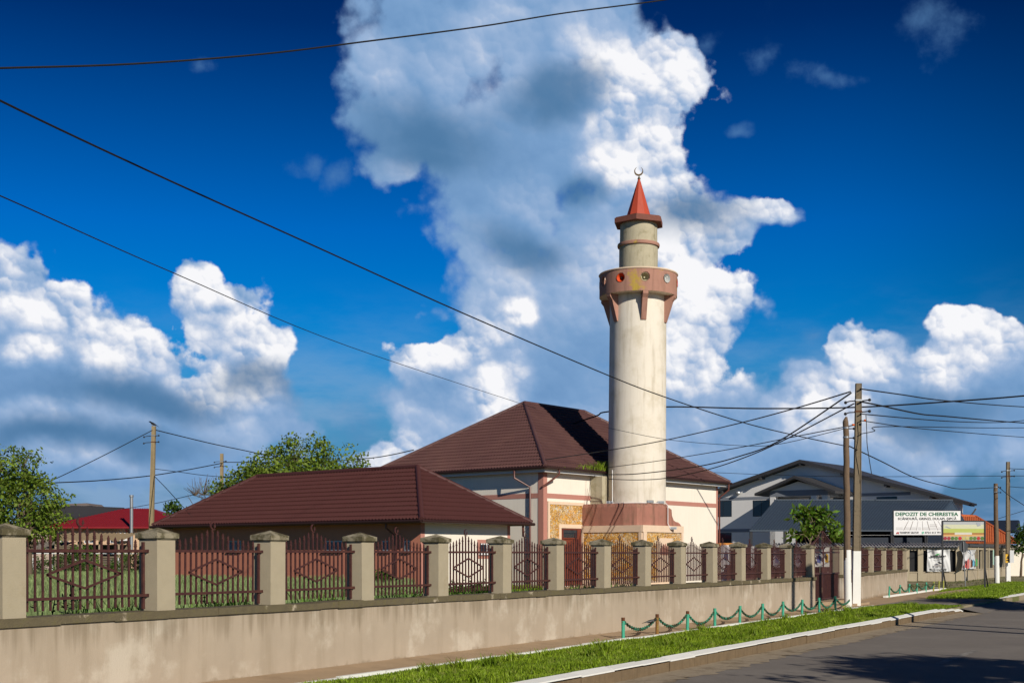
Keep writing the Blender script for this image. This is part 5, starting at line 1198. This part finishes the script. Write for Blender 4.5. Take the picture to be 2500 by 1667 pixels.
mb = MB(); mb.tube([P(82, 1350.5, 80.4), P(336, 1351, 80.4)], .035, 6); mb.build('rail', WHITEP, wf)
mb = MB()
for i in range(7): z = .5+i*.13; mb.tube([(P(82, HV, 80.5).x, 80.5, z), (P(336, HV, 80.5).x, 80.5, z)], .008, 4)
mb.build('mesh_wires', GREYM, wf)

# ------------------------------------------------------------------ right background: grey two-storey house
phi = R(-38); gd = Vector((math.cos(phi), math.sin(phi), 0)); gb = Vector((-gd.y, gd.x, 0))   # gable direction, depth direction
GP = P(1949, HV, 115); GPz = zat(1121, 115); GH = 15.4; pt_ = .28
big = thing('house', 'large grey two-storey house with broad dark gable roof behind the blue shed', 'house', (GP.x, GP.y+6, 0))
def gpt(t, dep, z): return Vector((GP.x+gd.x*t+gb.x*dep, GP.y+gd.y*t+gb.y*dep, z))
rz = lambda t: GPz-.35-abs(t)*pt_
mb = MB(); W_ = 14.2
poly = [gpt(-W_, 1.2, 0), gpt(W_, 1.2, 0), gpt(W_, 1.2, rz(W_)), gpt(0, 1.2, rz(0)), gpt(-W_, 1.2, rz(W_))]
mb.extr(poly, gb*.6); mb.prism([gpt(-W_, 1.8, 0)[:2], gpt(W_, 1.8, 0)[:2], gpt(0, 8.8, 0)[:2]], 0, rz(W_)-.4); mb.build('wall', GREYW, big)
mb = MB()
for sg in (-1, 1):
    a, b = gpt(0, .25, GPz), gpt(sg*GH, .25, GPz-GH*pt_); c, d_ = b+gb*.9, a+gb*9.7
    mb.extr([a, b, c, d_], (0, 0, -.30))
rf = mb.build('roof', ROOFG, big)
mb = MB()
for t_ in (-12, -8, -4, 0, 4, 8, 12): q0 = gpt(t_, .3, rz(t_)-.02); q1 = gpt(t_, 1.18, rz(t_)-.02); mb.bar(q0, q1, .22, .26)
mb.build('purlin_ends', ROOFG, rf)
mb = MB(); mb.tube([gpt(GH+.1, -.02, GPz-GH*pt_-.12), gpt(GH+.1, 1.2, GPz-GH*pt_-.12)], .09, 8); mb.build('gutter', DKMET, rf)
mb = MB(); mb.tube([gpt(GH, 1.5, rz(GH)-.1), gpt(GH-.3, 1.6, rz(GH)-.5), gpt(W_+.1, 1.7, rz(GH)-1.1), gpt(W_+.1, 1.7, 0)], .07, 8); mb.build('downspout', GREYM, big)
BF = Frame((GP.x+gb.x*1.2, GP.y+gb.y*1.2, 0), math.atan2(gd.x, gd.y)).set_ey(-gb)
mb = MB(); mb.fbox(BF, -9.9, 9.9, .002, .02, zat(1219, 119), zat(1212, 119)); mb.fbox(BF, -W_, W_, .002, .02, zat(1298, 119), zat(1290, 119)); mb.build('grey_band', GREYB, big)
DKF = mat('anthracite_frame', (.02, .022, .028), .4, .1, 9, 0)
for (u0, u1, v0, v1) in ((1745, 1786.5, 1261, 1222), (1838, 1880, 1260, 1220.5), (1748, 1786, 1325, 1300), (2034, 2062, 1240, 1214), (2140, 2190, 1230, 1212)):
    a0_, a1_ = BF.a_at(0, u0), BF.a_at(0, u1); Y = BF.p((a0_+a1_)/2, 0).y
    window(big, BF, 'b', a0_, a1_, zat(v0, Y), zat(v1, Y), 0.0, 1, frm=DKF, depth=.1)
mb = MB(); a_ = BF.a_at(0, 1805); Y = BF.p(a_, 0).y; c = BF.p(a_, .25, zat(1203, Y)); mb.ell(c, .25, .18, .18); mb.tube([c, BF.p(a_, 0, zat(1198, Y))], .05, 6); mb.build('wall_lamp', GREYM, big)
# projecting entrance bay with its own small gable
pb = MB(); a0_, a1_ = BF.a_at(3, 1880), BF.a_at(3, 2020); Yp = BF.p((a0_+a1_)/2, 3).y; ac = (a0_+a1_)/2
zt_ = zat(1196, Yp); zap = zat(1172, Yp)
for a in (a0_, a0_+(a1_-a0_)*.72, a1_-.5): pb.fbox(BF, a, a+.5, 2.5, 3, 0, zat(1210, Yp))
pb.fbox(BF, a0_, a1_, .02, 3, 0, zat(1262, Yp)); bay = pb.build('entrance_bay', GREYW, big)
pb = MB(); pb.fbox(BF, a0_-.02, a1_+.02, .03, 3.02, zat(1210, Yp), zt_); pb.build('grey_band', GREYB, bay)
pb = MB(); pb.extr([BF.p(a0_, 3.0, zt_+.002), BF.p(a1_, 3.0, zt_+.002), BF.p(ac, 3.0, zap-.1)], gb*2.9); pb.build('gable', GREYW, bay)
pb = MB()
for sg in (-1, 1):
    hw = (a1_-a0_)/2+1.1; A_ = BF.p(ac, 3.9, zap+.35); B_ = BF.p(ac+sg*hw, 3.9, zap+.35-(zap+.2-zt_)*hw/((a1_-a0_)/2)*.95)
    pb.extr([A_, B_, B_+gb*3.9, A_+gb*3.9], (0, 0, -.22))
pb.build('bay_roof', ROOFG, bay)
pb = MB(); pb.fbox(BF, a0_+2.4, a1_-1.4, .03, .05, zat(1228, Yp), zat(1213, Yp)); pb.build('balcony_door', GLASS, bay)
# ---- blue sheet-roofed shed of the timber yard
def gxy(u, Y): return Vector(((u-CX)/F*Y, Y, 0))
E0, E1 = gxy(1830, 84), gxy(2266, 84); R0, R1 = gxy(1891, 91.5), gxy(2325, 91.5); B0, B1 = R0+(R0-E0), R1+(R1-E1)
zE, zR = zat(1293, 84), zat(1221, 91.5)
yard = thing('timber_shed', 'long open timber shed with dark slate-blue sheet roof', 'shed', (E0+B1)/2)
mb = MB(); z_ = lambda p, z: Vector((p.x, p.y, z))
mb.extr([z_(E0, zE), z_(E1, zE), z_(R1, zR), z_(R0, zR)], (0, 0, -.1)); mb.extr([z_(B0, zE), z_(B1, zE), z_(R1, zR-.002), z_(R0, zR-.002)], (0, 0, -.1))
for i in range(60):
    f = (i+.5)/60; mb.bar(z_(E0.lerp(E1, f), zE+.02), z_(R0.lerp(R1, f), zR+.02), .05, .04)
mb.bar(z_(R0, zR+.03), z_(R1, zR+.03), .3, .08)
mb.build('roof', ROOFB, yard)
mb = MB(); i0, i1 = E0.lerp(R0, .12), E1.lerp(R1, .12)
mb.extr([z_(E1+(E0-E1)*.006, zE-.15), z_(B1, zE-.15), z_(R1, zR-.15)], ((E0-E1).normalized()*.1)); mb.build('gable_wall', ROOFB, yard)
mb = MB(); mb.extr([z_(B0, 0), z_(B1, 0), z_(B1, zE-.12), z_(B0, zE-.12)], (0, .1, 0)); mb.extr([z_(E1, 0), z_(B1, 0), z_(B1, zE-.16), z_(E1, zE-.16)], (-.1, 0, 0))
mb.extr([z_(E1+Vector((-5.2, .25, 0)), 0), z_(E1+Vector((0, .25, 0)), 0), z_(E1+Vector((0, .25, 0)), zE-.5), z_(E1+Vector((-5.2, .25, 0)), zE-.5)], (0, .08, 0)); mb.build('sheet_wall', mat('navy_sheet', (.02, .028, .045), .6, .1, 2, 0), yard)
for f in (.01, .2, .4, .6, .8, .99):
    p = E0.lerp(E1, f); mb = MB(); mb.box(p.x-.09, p.x+.09, p.y+.05, p.y+.22, 0, zE-.1); mb.build('post', DKMET, yard)
rnd = random.Random(9)
for k, (f, h) in enumerate(((.1, 1.9), (.3, 1.5), (.5, 2.0), (.7, 1.4))):
    c = E0.lerp(R1, f*.9)+Vector((0, 1.5, 0)); c = E0.lerp(E1, f)+Vector((1.0, 4, 0)); mb = MB(); z = 0
    while z < h: mb.box(c.x-1.4+rnd.uniform(-.1, .1), c.x+1.4+rnd.uniform(-.1, .1), c.y-.6, c.y+.6, z, z+.1); z += .13
    one(mb, 'timber_stack', mat('dark_timber', (.14, .09, .05), .9, .3, 3, .1, 20), ['stacked timber at the left end inside the dark shed', 'low timber stack second from left inside the shed', 'tallest timber stack in the middle of the shed', 'lowest timber stack near the right end of the shed'][k], 'timber stack', 'timber stacks in the shed')
# ---- timber yard wall with openings, grey corrugated capping
YA = gxy(1896, 78.5); YB = Vector((27.4, 77.5, 0)); ydir = (YB-YA).normalized(); YL = (YB-YA).length
YF = Frame(YA, math.atan2(ydir.x, ydir.y)).set_ey((ydir.y, -ydir.x, 0))     # +b towards the road
yw = thing('yard_wall', 'beige yard wall with dark openings and grey corrugated capping facing the lane', 'wall', (YA+YB)/2)
def side_wall(root, fr, L, piers, z_sill, z_top, zb=0):
    mb = MB(); mb.fbox(fr, 0, L, -.25, 0, -.01, z_sill); mb.fbox(fr, 0, L, -.25, 0, z_top-.18, z_top); mb.build('wall', WALLB, root)
    mb = MB(); mb.fbox(fr, 0, L, -.3, .04, z_sill+.001, z_sill+.06)
    mb.build('sill', WALLB, root)
    for (a, w) in piers: q = MB(); q.fbox(fr, a, a+w, -.28, .02, z_sill+.061, z_top-.181); q.fbox(fr, a-.02, a+w+.02, .003, .05, 0, z_top-.01); q.build('pier', PILL, root)
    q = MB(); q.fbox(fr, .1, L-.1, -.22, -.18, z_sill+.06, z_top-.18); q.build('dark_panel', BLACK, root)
A = lambda u: YF.a_at(0, u)
side_wall(yw, YF, YL, [(A(1935), .3), (A(1990), .3), (A(2045), .3), (A(2100), .3), (A(2160), .3), (A(2207), .3), (A(2241.5), .28), (A(2334), .32)], zat(1397, 78), zat(1336, 78))
q = MB(); wl = .19; n_ = int(YL/wl*6); vs = []
for i in range(n_+1):
    a = YL*i/n_; dz = .04*math.sin(2*math.pi*a/wl); vs += [YF.p(a, .35, zat(1332, 78)+dz), YF.p(a, -.7, zat(1325, 78)+dz), YF.p(a, .35, zat(1332, 78)+dz-.05)]
q.add(vs, [(3*i, 3*i+3, 3*i+4, 3*i+1) for i in range(n_)]+[(3*i, 3*i+2, 3*i+5, 3*i+3) for i in range(n_)])
q.build('corrugated_capping', mat('grey_corrugated', (.24, .23, .24), .8, .15, 3, .1, 30), yw)
YC = Vector((27.4, 77.5, 0)); YD = gxy(2490, 104); ydir = (YD-YC).normalized(); YL2 = (YD-YC).length
YG = Frame(YC, math.atan2(ydir.x, ydir.y)).set_ey((ydir.y, -ydir.x, 0))
yw2 = thing('yard_wall', 'continuation of the beige yard wall along the main road with narrow openings', 'wall', (YC+YD)/2)
A = lambda u: YG.a_at(0, u)
side_wall(yw2, YG, YL2, [(0.05, .3), (A(2386), .3), (A(2400), .3), (A(2413), .3), (A(2430), .3), (A(2445), .3), (A(2456), .3), (A(2470), .3), (A(2484), .3)], .62, 2.12)
q = MB(); q.fbox(YG, .0, YL2, -.3, .12, 2.13, 2.30); q.build('capping', mat('dark_capping', (.07, .07, .075), .7, .1, 3, 0), yw2)
mb = MB(); c = gxy(2500, 100); mb.box(gxy(2487, 100).x, gxy(2487, 100).x+9, 100, 100.3, -.01, 1.15)
one(mb, 'white_wall', WHITEP, 'low white wall at the right edge beyond the yard wall', 'wall')
mb = MB(); x0 = gxy(2487, 101).x
for i in range(24): mb.box(x0+i*.4, x0+i*.4+.26, 100.5, 100.53, 1.1, 2.1+.12*(i % 2))
one(mb, 'picket_fence', FASC, 'pale picket fence above the white wall at the right edge', 'fence')
# ---- tiled roof house and navy roof behind the yard wall
Y = 96.
th = thing('house', 'small house with orange terracotta tile roof behind the billboards', 'house', gxy(2420, Y+4))
mb = MB(); mb.box(gxy(2375, Y).x, gxy(2470, Y).x+1.5, Y+.5, Y+9, 0, zat(1330, Y)); mb.build('wall', CREAM, th)
rp = [P(2342, 1325, Y), P(2488, 1327, Y), P(2382, 1264, Y+6), P(2345, 1262, Y+6)]
mb = MB(); mb.add(rp+[P(2475, 1318, Y+11), P(2330, 1320, Y+11)], [(0, 1, 2, 3), (1, 4, 2), (4, 5, 3, 2)])
for i in range(26):
    f = (i+.5)/26; a = rp[0].lerp(rp[1], f); fx = min(1, (1-f)/.70); b = rp[0].lerp(rp[1], f)+(rp[3]-rp[0])*fx if f < .3 else a.lerp(rp[2], 1)
    b = a+((rp[3]-rp[0])*.98)*min(1, (1-f)*1.35); mb.tube([a+Vector((0, -.02, .05)), b+Vector((0, -.02, .05))], .09, 6)
mb.tube([rp[1]+Vector((0, 0, .08)), rp[2]+Vector((0, 0, .08))], .16, 8); mb.tube([rp[2]+Vector((0, 0, .08)), rp[3]+Vector((0, 0, .08))], .16, 8)
mb.build('roof', TERRA, th)
Y = 108.; nh = thing('house', 'house with navy blue roof and dark soffit behind the terracotta roof', 'house', gxy(2450, Y+3))
mb = MB(); mb.box(gxy(2400, Y).x, gxy(2470, Y).x, Y+1, Y+8, 0, zat(1296, Y)); mb.build('wall', mat('brown_render', (.09, .06, .045), .9, .1, 3, 0), nh)
mb = MB(); mb.extr([P(2395, 1295, Y), P(2477, 1297, Y), P(2487, 1269, Y+5), P(2400, 1270, Y+5)], (0, .2, -.15)); mb.extr([P(2487, 1269, Y+5), P(2477, 1297, Y), P(2490, 1300, Y+9)], (.1, 0, -.1)); mb.build('roof', mat('navy_tile', (.018, .026, .045), .6, .2, 3, .2, 20), nh)

# ------------------------------------------------------------------ text helper and the signs
def text_mesh(body, width, height, m, name='lettering', bold=0.):
    cu = bpy.data.curves.new('txt', 'FONT'); cu.body = body; cu.size = 1; cu.offset = bold; cu.resolution_u = 3; cu.extrude = .004
    to = bpy.data.objects.new('txt', cu); C.objects.link(to); dg = bpy.context.evaluated_depsgraph_get()
    me = bpy.data.meshes.new_from_object(to.evaluated_get(dg)); bpy.data.objects.remove(to); bpy.data.curves.remove(cu)
    co = np.zeros(len(me.vertices)*3); me.vertices.foreach_get('co', co); co = co.reshape(-1, 3)
    mn = co.min(0); mx = co.max(0); sx_ = width/(mx[0]-mn[0]); sz = height/(mx[1]-mn[1])
    new = np.stack([(co[:, 0]-mn[0])*sx_, -co[:, 2], (co[:, 1]-mn[1])*sz], 1); me.vertices.foreach_set('co', new.ravel()); me.materials.clear(); me.materials.append(m); me.name = name; me.update()
    o = bpy.data.objects.new(name, me); C.objects.link(o); return o
SG = mat('sign_green', (.006, .13, .055), .5, .05, 9, 0); SK = mat('sign_black', (.015, .015, .018), .5, .05, 9, 0); SR = mat('sign_red', (.40, .015, .02), .5, .05, 9, 0)
SLINE = mat('sign_line', (.30, .27, .26), .6, .05, 9, 0); SCIR = mat('sign_mint', (.10, .48, .30), .5, .05, 9, 0)
Y = 79.2
bb = thing('timber_billboard', 'white timber yard billboard with green heading and plank drawing before the blue roof', 'billboard', P(2263, HV, Y)); bb.location.z = 0
BL, BR, BT, BBm = P(2182.3, 1246.7, Y).x, P(2345, 1246.7, Y).x, zat(1246.7, Y), zat(1305.3, Y); BWd = BR-BL; BH = BT-BBm
mb = MB(); mb.box(BL, BR, Y, Y+.06, BBm, BT); mb.build('board', WHITE, bb)
mb = MB(); mb.box(BL-.05, BR+.05, Y+.061, Y+.12, BBm-.04, BT+.04); mb.build('frame', DKMET, bb)
for x in (BL-.02, (BL+BR)/2, BR-.06): mb = MB(); mb.box(x, x+.08, Y+.13, Y+.2, 0, BBm+.1); mb.build('leg', DKMET, bb)
def put(txt, fx, fz, fw, fh, m, bold=.02, root=bb, L=BL, B=BBm, W=BWd, H=BH, Yp=Y-.006):
    o = text_mesh(txt, fw*W, fh*H, m, bold=bold); o.parent = root; o.location = Vector((L+fx*W, Yp, B+fz*H))-Vector(root.location); return o
put('DEPOZIT DE CHERESTEA', .025, .79, .94, .155, SG, .032)
put('SCÂNDURĂ, GRINZI, DULAPI, ȘIPCĂ', .06, .595, .88, .165, SK, .022)
put('TRANSPORT GRATUIT', .085, .055, .29, .085, SK, .02)
put('0724 413 791', .465, .055, .235, .085, SK, .022)
mb = MB()
def bl_line(x0, z0, x1, z1, w=.03): mb.bar((BL+x0*BWd, Y-.006, BBm+z0*BH), (BL+x1*BWd, Y-.006, BBm+z1*BH), .006, w, up=(0, 0, 1) if abs(x1-x0) > .02 else (1, 0, 0))
for z in (.23, .30): 
    for x0, x1 in ((.03, .135), (.155, .235), (.255, .335), (.36, .41), (.43, .52), (.54, .64), (.66, .74), (.76, .97)): bl_line(x0, z, x1, z, .022)
for z in (.37, .43): bl_line(.54, z, .65, z, .022)
for x0, x1, w in ((.14, .215, .05), (.235, .285, .05), (.335, .36, .03), (.43, .425, .03), (.53, .495, .05), (.655, .60, .04), (.74, .66, .035)):
    mb.extr([(BL+x0*BWd, Y-.004, BBm+.2*BH), (BL+x0*BWd+w, Y-.004, BBm+.2*BH), (BL+x1*BWd+w*.6, Y-.004, BBm+.58*BH), (BL+x1*BWd, Y-.004, BBm+.58*BH)], (0, -.004, 0))
mb.build('plank_drawing', SLINE, bb)
mb = MB(); mb.box(BL+.035*BWd, BL+.055*BWd, Y-.008, Y-.001, BBm+.06*BH, BBm+.10*BH); mb.box(BL+.05*BWd, BL+.075*BWd, Y-.01, Y-.002, BBm+.06*BH, BBm+.125*BH); mb.disc((BL+.042*BWd, Y-.012, BBm+.055*BH), (0, 1, 0), .03); mb.disc((BL+.067*BWd, Y-.012, BBm+.055*BH), (0, 1, 0), .03); mb.build('truck_symbol', SR, bb)
mb = MB(); mb.disc((BL+.435*BWd, Y-.012, BBm+.095*BH), (0, 1, 0), .075, .01); ci = mb.build('phone_symbol', SCIR, bb)
mb = MB(); mb.tube([(BL+.427*BWd, Y-.016, BBm+.12*BH), (BL+.43*BWd, Y-.016, BBm+.09*BH), (BL+.443*BWd, Y-.016, BBm+.07*BH)], .013, 5); mb.build('handset_mark', WHITE, ci)
# faded food billboard on two braced legs
Y = 62.
fbd = thing('produce_billboard', 'faded billboard with striped bands and a row of vegetables on two dark legs', 'billboard', P(2353, HV, Y)); fbd.location.z = 0
L_, R_, T_, B_ = P(2302.5, HV, Y).x, P(2403, HV, Y).x, zat(1272.5, Y), zat(1318.5, Y)
H_ = T_-B_; Wd = R_-L_
bands = [(0, .22, (.42, .38, .30)), (.22, .31, (.66, .36, .13)), (.31, .40, (.36, .16, .05)), (.40, .62, (.45, .50, .12)), (.62, .84, (.60, .60, .42)), (.84, 1, (.42, .44, .45))]
for i, (z0, z1, c) in enumerate(bands):
    mb = MB(); mb.box(L_, R_, Y, Y+.05, B_+z0*H_, B_+z1*H_-.0005); mb.build('colour_band', mat('band_paint_%d' % i, c, .6, .08, 6, 0), fbd)
mb = MB()
for x0, x1, z0, z1 in ((L_-.05, R_+.05, T_, T_+.05), (L_-.05, R_+.05, B_-.05, B_), (L_-.06, L_, B_, T_), (R_, R_+.06, B_, T_)): mb.box(x0, x1, Y-.02, Y+.08, z0, z1)
mb.build('frame', DKMET, fbd)
mb = MB(); gw = mat('washed_white', (.62, .58, .5), .6, .1, 9, 0)
mb.box(L_+.28*Wd, L_+.70*Wd, Y-.006, Y-.001, B_+.30*H_, B_+.42*H_); mb.build('washed_lettering_patch', gw, fbd)
mb = MB(); mb.extr([(L_+.80*Wd, Y-.004, B_+.95*H_), (L_+.90*Wd, Y-.004, B_+.97*H_), (L_+.91*Wd, Y-.004, B_+.78*H_), (L_+.83*Wd, Y-.004, B_+.74*H_)], (0, -.004, 0)); mb.extr([(L_+.04*Wd, Y-.004, B_+.72*H_), (L_+.08*Wd, Y-.004, B_+.76*H_), (L_+.19*Wd, Y-.004, B_+.64*H_), (L_+.15*Wd, Y-.004, B_+.64*H_)], (0, -.004, 0)); mb.build('grey_patch', mat('patch_grey', (.36, .38, .42), .6, .05, 9, 0), fbd)
vcols = [(.30, .03, .05), (.33, .04, .05), (.07, .16, .03), (.10, .20, .04), (.50, .02, .03), (.52, .45, .15), (.55, .48, .18), (.12, .22, .04), (.10, .2, .04), (.45, .03, .03), (.08, .18, .03)]
rnd = random.Random(2)
for i, c in enumerate(vcols):
    x = L_+Wd*(.05+.9*i/10); mb = MB(); mb.disc((x, Y-.012, B_+.11*H_), (0, 1, 0), .085, .01, 12); mb.build('painted_vegetable', mat('veg_%d' % i, c, .6, .3, 25, 0), fbd)
for x, yy, lab in ((L_-.03, 63.5, 0), (R_+.03, 60.0, 1)):
    mb = MB(); mb.box(x-.035, x+.035, Y-.03, Y+.04, -.05, T_+.02); mb.build('leg', DKMET, fbd)
    mb = MB(); mb.bar((x+.02, Y, .9), (x+.42, Y+.7, -.02), .05, .05); mb.build('brace', DKMET, fbd)
# octagonal sign seen from behind
Y = 64.7; st = thing('road_sign', 'back of an octagonal road sign on a thin grey post', 'road sign', gxy(2357, Y)); c = P(2352, 1334.5, Y)
mb = MB(); oc = [(c.x+.235*math.cos(R(22.5+45*k)), c.y, c.z+.30*math.sin(R(22.5+45*k))) for k in range(8)]; mb.extr(oc, (0, -.015, 0)); mb.build('plate', mat('sign_back', (.05, .055, .065), .5, .1, 5, 0), st)
mb = MB(); mb.tube([P(2357, 1431, Y-.02), P(2351.5, 1320, Y-.06)], .028, 8); mb.build('post', GREYM, st)
# banners tied to the yard wall
BAN = mat('banner_vinyl', (.66, .66, .66), .45, .05, 2, .0)
def banner(name, fr, a0, a1, z0, z1, off, seed, label):
    t = thing(name, label, 'banner', fr.p((a0+a1)/2, off, z0)); nx, nz = 30, 22; vs = []; rnd = random.Random(seed)
    for j in range(nz+1):
        for i in range(nx+1):
            x = i/nx; z = j/nz; f = .05*math.sin(9*x+5*z*z)*(.4+z)+.06*math.sin(16*(x-.35*z)+seed)*max(0, 1-2.2*abs(x-.25-.1*z))+.015*math.sin(40*x+10*z)
            sagt = .07*math.sin(math.pi*x)*z*(1+.4*math.sin(7*x)); inset = .06*(z)*(1 if x < .5 else -1)*abs(x-.5)*2
            vs.append(fr.p(a0+(a1-a0)*(x+inset*.5), off+f, z0+(z1-z0)*(z)-sagt))
    mb = MB(); mb.add(vs, [(j*(nx+1)+i, j*(nx+1)+i+1, (j+1)*(nx+1)+i+1, (j+1)*(nx+1)+i) for j in range(nz) for i in range(nx)]); mb.build('sheet', BAN, t, smooth=True); return t
def on(fr, root, txt, a, z, w, h, off, m, bold=.02):
    o = text_mesh(txt, w, h, m, bold=bold); p = fr.p(a, off, z); o.parent = root; o.location = p-Vector(root.location); o.rotation_euler = (0, 0, math.atan2(fr.ex.y, fr.ex.x)); return o
A = lambda u: YF.a_at(.1, u)
b1_ = banner('banner', YF, A(2262.5), A(2320.5), zat(1394, 78), zat(1340, 78), .12, 1, 'crumpled silver-white banner with black lettering tied in the yard wall opening')
on(YF, b1_, 'asterbest', A(2270), zat(1359, 78), .9*(A(2313)-A(2270)), .13, .24, SK, .04)
on(YF, b1_, 'amenajari lemn', A(2279), zat(1364, 78), .75*(A(2313)-A(2279)), .05, .24, SLINE)
on(YF, b1_, 'PROIECTUL', A(2279), zat(1383, 78), .8*(A(2312)-A(2279)), .14, .22, SLINE)
on(YF, b1_, 'PENTRU A CONSTRUI', A(2269), zat(1391, 78), .95*(A(2312)-A(2269)), .10, .20, SK)
q = MB(); f = lambda u, v: YF.p(A(u), .25, zat(v, 78)); q.extr([f(2281, 1354), f(2288, 1351), f(2295, 1350.5), f(2290, 1353.5), f(2284, 1355)], (0, -.004, 0)); q.build('leaf_emblem', mat('emblem_green', (.05, .35, .08), .5, .05, 9, 0), b1_)
q = MB(); q.extr([f(2287, 1372), f(2292, 1370), f(2299, 1375.5), f(2292, 1375.5)], (0, -.004, 0)); q.build('roof_emblem', SK, b1_)
A = lambda u: YG.a_at(.1, u)
b2_ = banner('banner', YG, A(2347), A(2380), .72, 1.95, .14, 4, 'torn white banner with red, orange, blue and green figures on the corner wall')
for i, (u0, u1, v0, v1, c) in enumerate(((2348.5, 2352, 1386, 1375, (.65, .06, .05)), (2354, 2360, 1388, 1363, (.62, .16, .14)), (2362, 2366, 1385, 1364, (.50, .14, .03)), (2368, 2372, 1382, 1364, (.15, .45, .65)), (2375.5, 2379, 1382, 1363, (.06, .36, .07)))):
    Yq = YG.p(A(u0), .1).y; a0_, a1_ = A(u0), A(u1); z0, z1 = zat(v0, Yq), zat(v1, Yq); q = MB()
    out = [(a0_, z0), (a1_, z0+.05), (a1_-.02, (z0+z1)/2), (a1_, z1-.12), ((a0_+a1_)/2, z1), (a0_, z1-.1), (a0_+.03, (z0+z1)/2)]
    q.extr([YG.p(a, .27, z) for a, z in out], YG.ey*.01); q.build('printed_figure', mat('print_%d' % i, c, .5, .2, 10, 0), b2_)
on(YG, b2_, 'ASIST', A(2369), zat(1353, 80), .8*(A(2378)-A(2369)), .10, .27, SLINE)
p = YG.p(YG.a_at(.06, 2426), .07, 0); mb = MB(); mb.fbox(YG, YG.a_at(.06, 2424), YG.a_at(.06, 2428), .055, .075, .9, 1.95)
one(mb, 'poster', mat('mint_poster', (.42, .62, .52), .6, .15, 4, 0), 'narrow pale green poster on the yard wall left of the far wooden pole', 'poster')
# objects seen through the last grilles and the gate
mb = MB(); x0 = gxy(1775, 62).x; x1 = gxy(2058, 62).x; i = 0; x = x0
while x < x1: mb.box(x, x+.11, 62, 62.03, 0, 1.95+.03*math.sin(x*3)); x += .13
one(mb, 'sheet_fence', mat('maroon_slat', (.085, .03, .026), .6, .2, 3, 0), 'dark maroon slat fence closing the yard behind the last grilles', 'fence')
for k, (u0, u1, v0, v1, c1, c2, lab) in enumerate(((1762, 1782, 1378, 1330, (.62, .60, .62), (.10, .12, .22), 'pale poster with a dark blue shape behind the twelfth grille'), (1832, 1842, 1385, 1333, (.66, .66, .66), (.3, .3, .3), 'narrow white door leaf behind the thirteenth grille'), (1888, 1903, 1384, 1340, (.60, .58, .64), (.22, .22, .42), 'white poster with a blue figure behind the fourteenth grille'), (1941, 1955, 1384, 1338, (.55, .52, .58), (.30, .24, .34), 'mauve and white poster behind the last grille left of the gate'), (1990, 2008, 1383, 1340, (.68, .67, .66), (.12, .16, .42), 'white poster with a blue patch seen through the left gate leaf'), (2011, 2025, 1383, 1335, (.68, .66, .62), (.72, .42, .03), 'white poster with a yellow patch seen through the right gate leaf'))):
    Yq = 61.5; a, b = gxy(u0, Yq).x, gxy(u1, Yq).x; z0, z1 = zat(v0, Yq), zat(v1, Yq)
    t = thing('poster', lab, 'poster', ((a+b)/2, Yq, z0), 'posters behind the fence'); mb = MB(); mb.box(a, b, Yq, Yq+.03, z0, z1); mb.build('sheet', mat('poster_base_%d' % k, c1, .6, .1, 4, 0), t)
    mb = MB(); mb.extr([(a+.25*(b-a), Yq-.002, z0+.25*(z1-z0)), (a+.8*(b-a), Yq-.002, z0+.2*(z1-z0)), (a+.75*(b-a), Yq-.002, z0+.62*(z1-z0)), (a+.4*(b-a), Yq-.002, z0+.7*(z1-z0))], (0, -.004, 0)); mb.build('printed_shape', mat('poster_ink_%d' % k, c2, .6, .2, 8, 0), t)
mb = MB(); a, b = gxy(1757, 64).x, gxy(1805, 64).x; mb.box(a, b, 64, 66, 2.05, 2.2); kt = thing('kiosk', 'small white kiosk with an orange roof edge right of the mosque corner', 'kiosk', ((a+b)/2, 65, 0)); mb.build('roof_edge', mat('orange_edge', (.60, .24, .05), .7, .1, 3, 0), kt)
mb = MB(); mb.box(a+.1, b-.1, 64.1, 65.9, 0, 2.05); mb.build('body', WHITE, kt)
mb = MB(); mb.box(a+.3, b-.5, 64.05, 64.09, .9, 1.8); mb.build('window', GLASS, kt)
scene.render.resolution_x = 1024; scene.render.resolution_y = 682
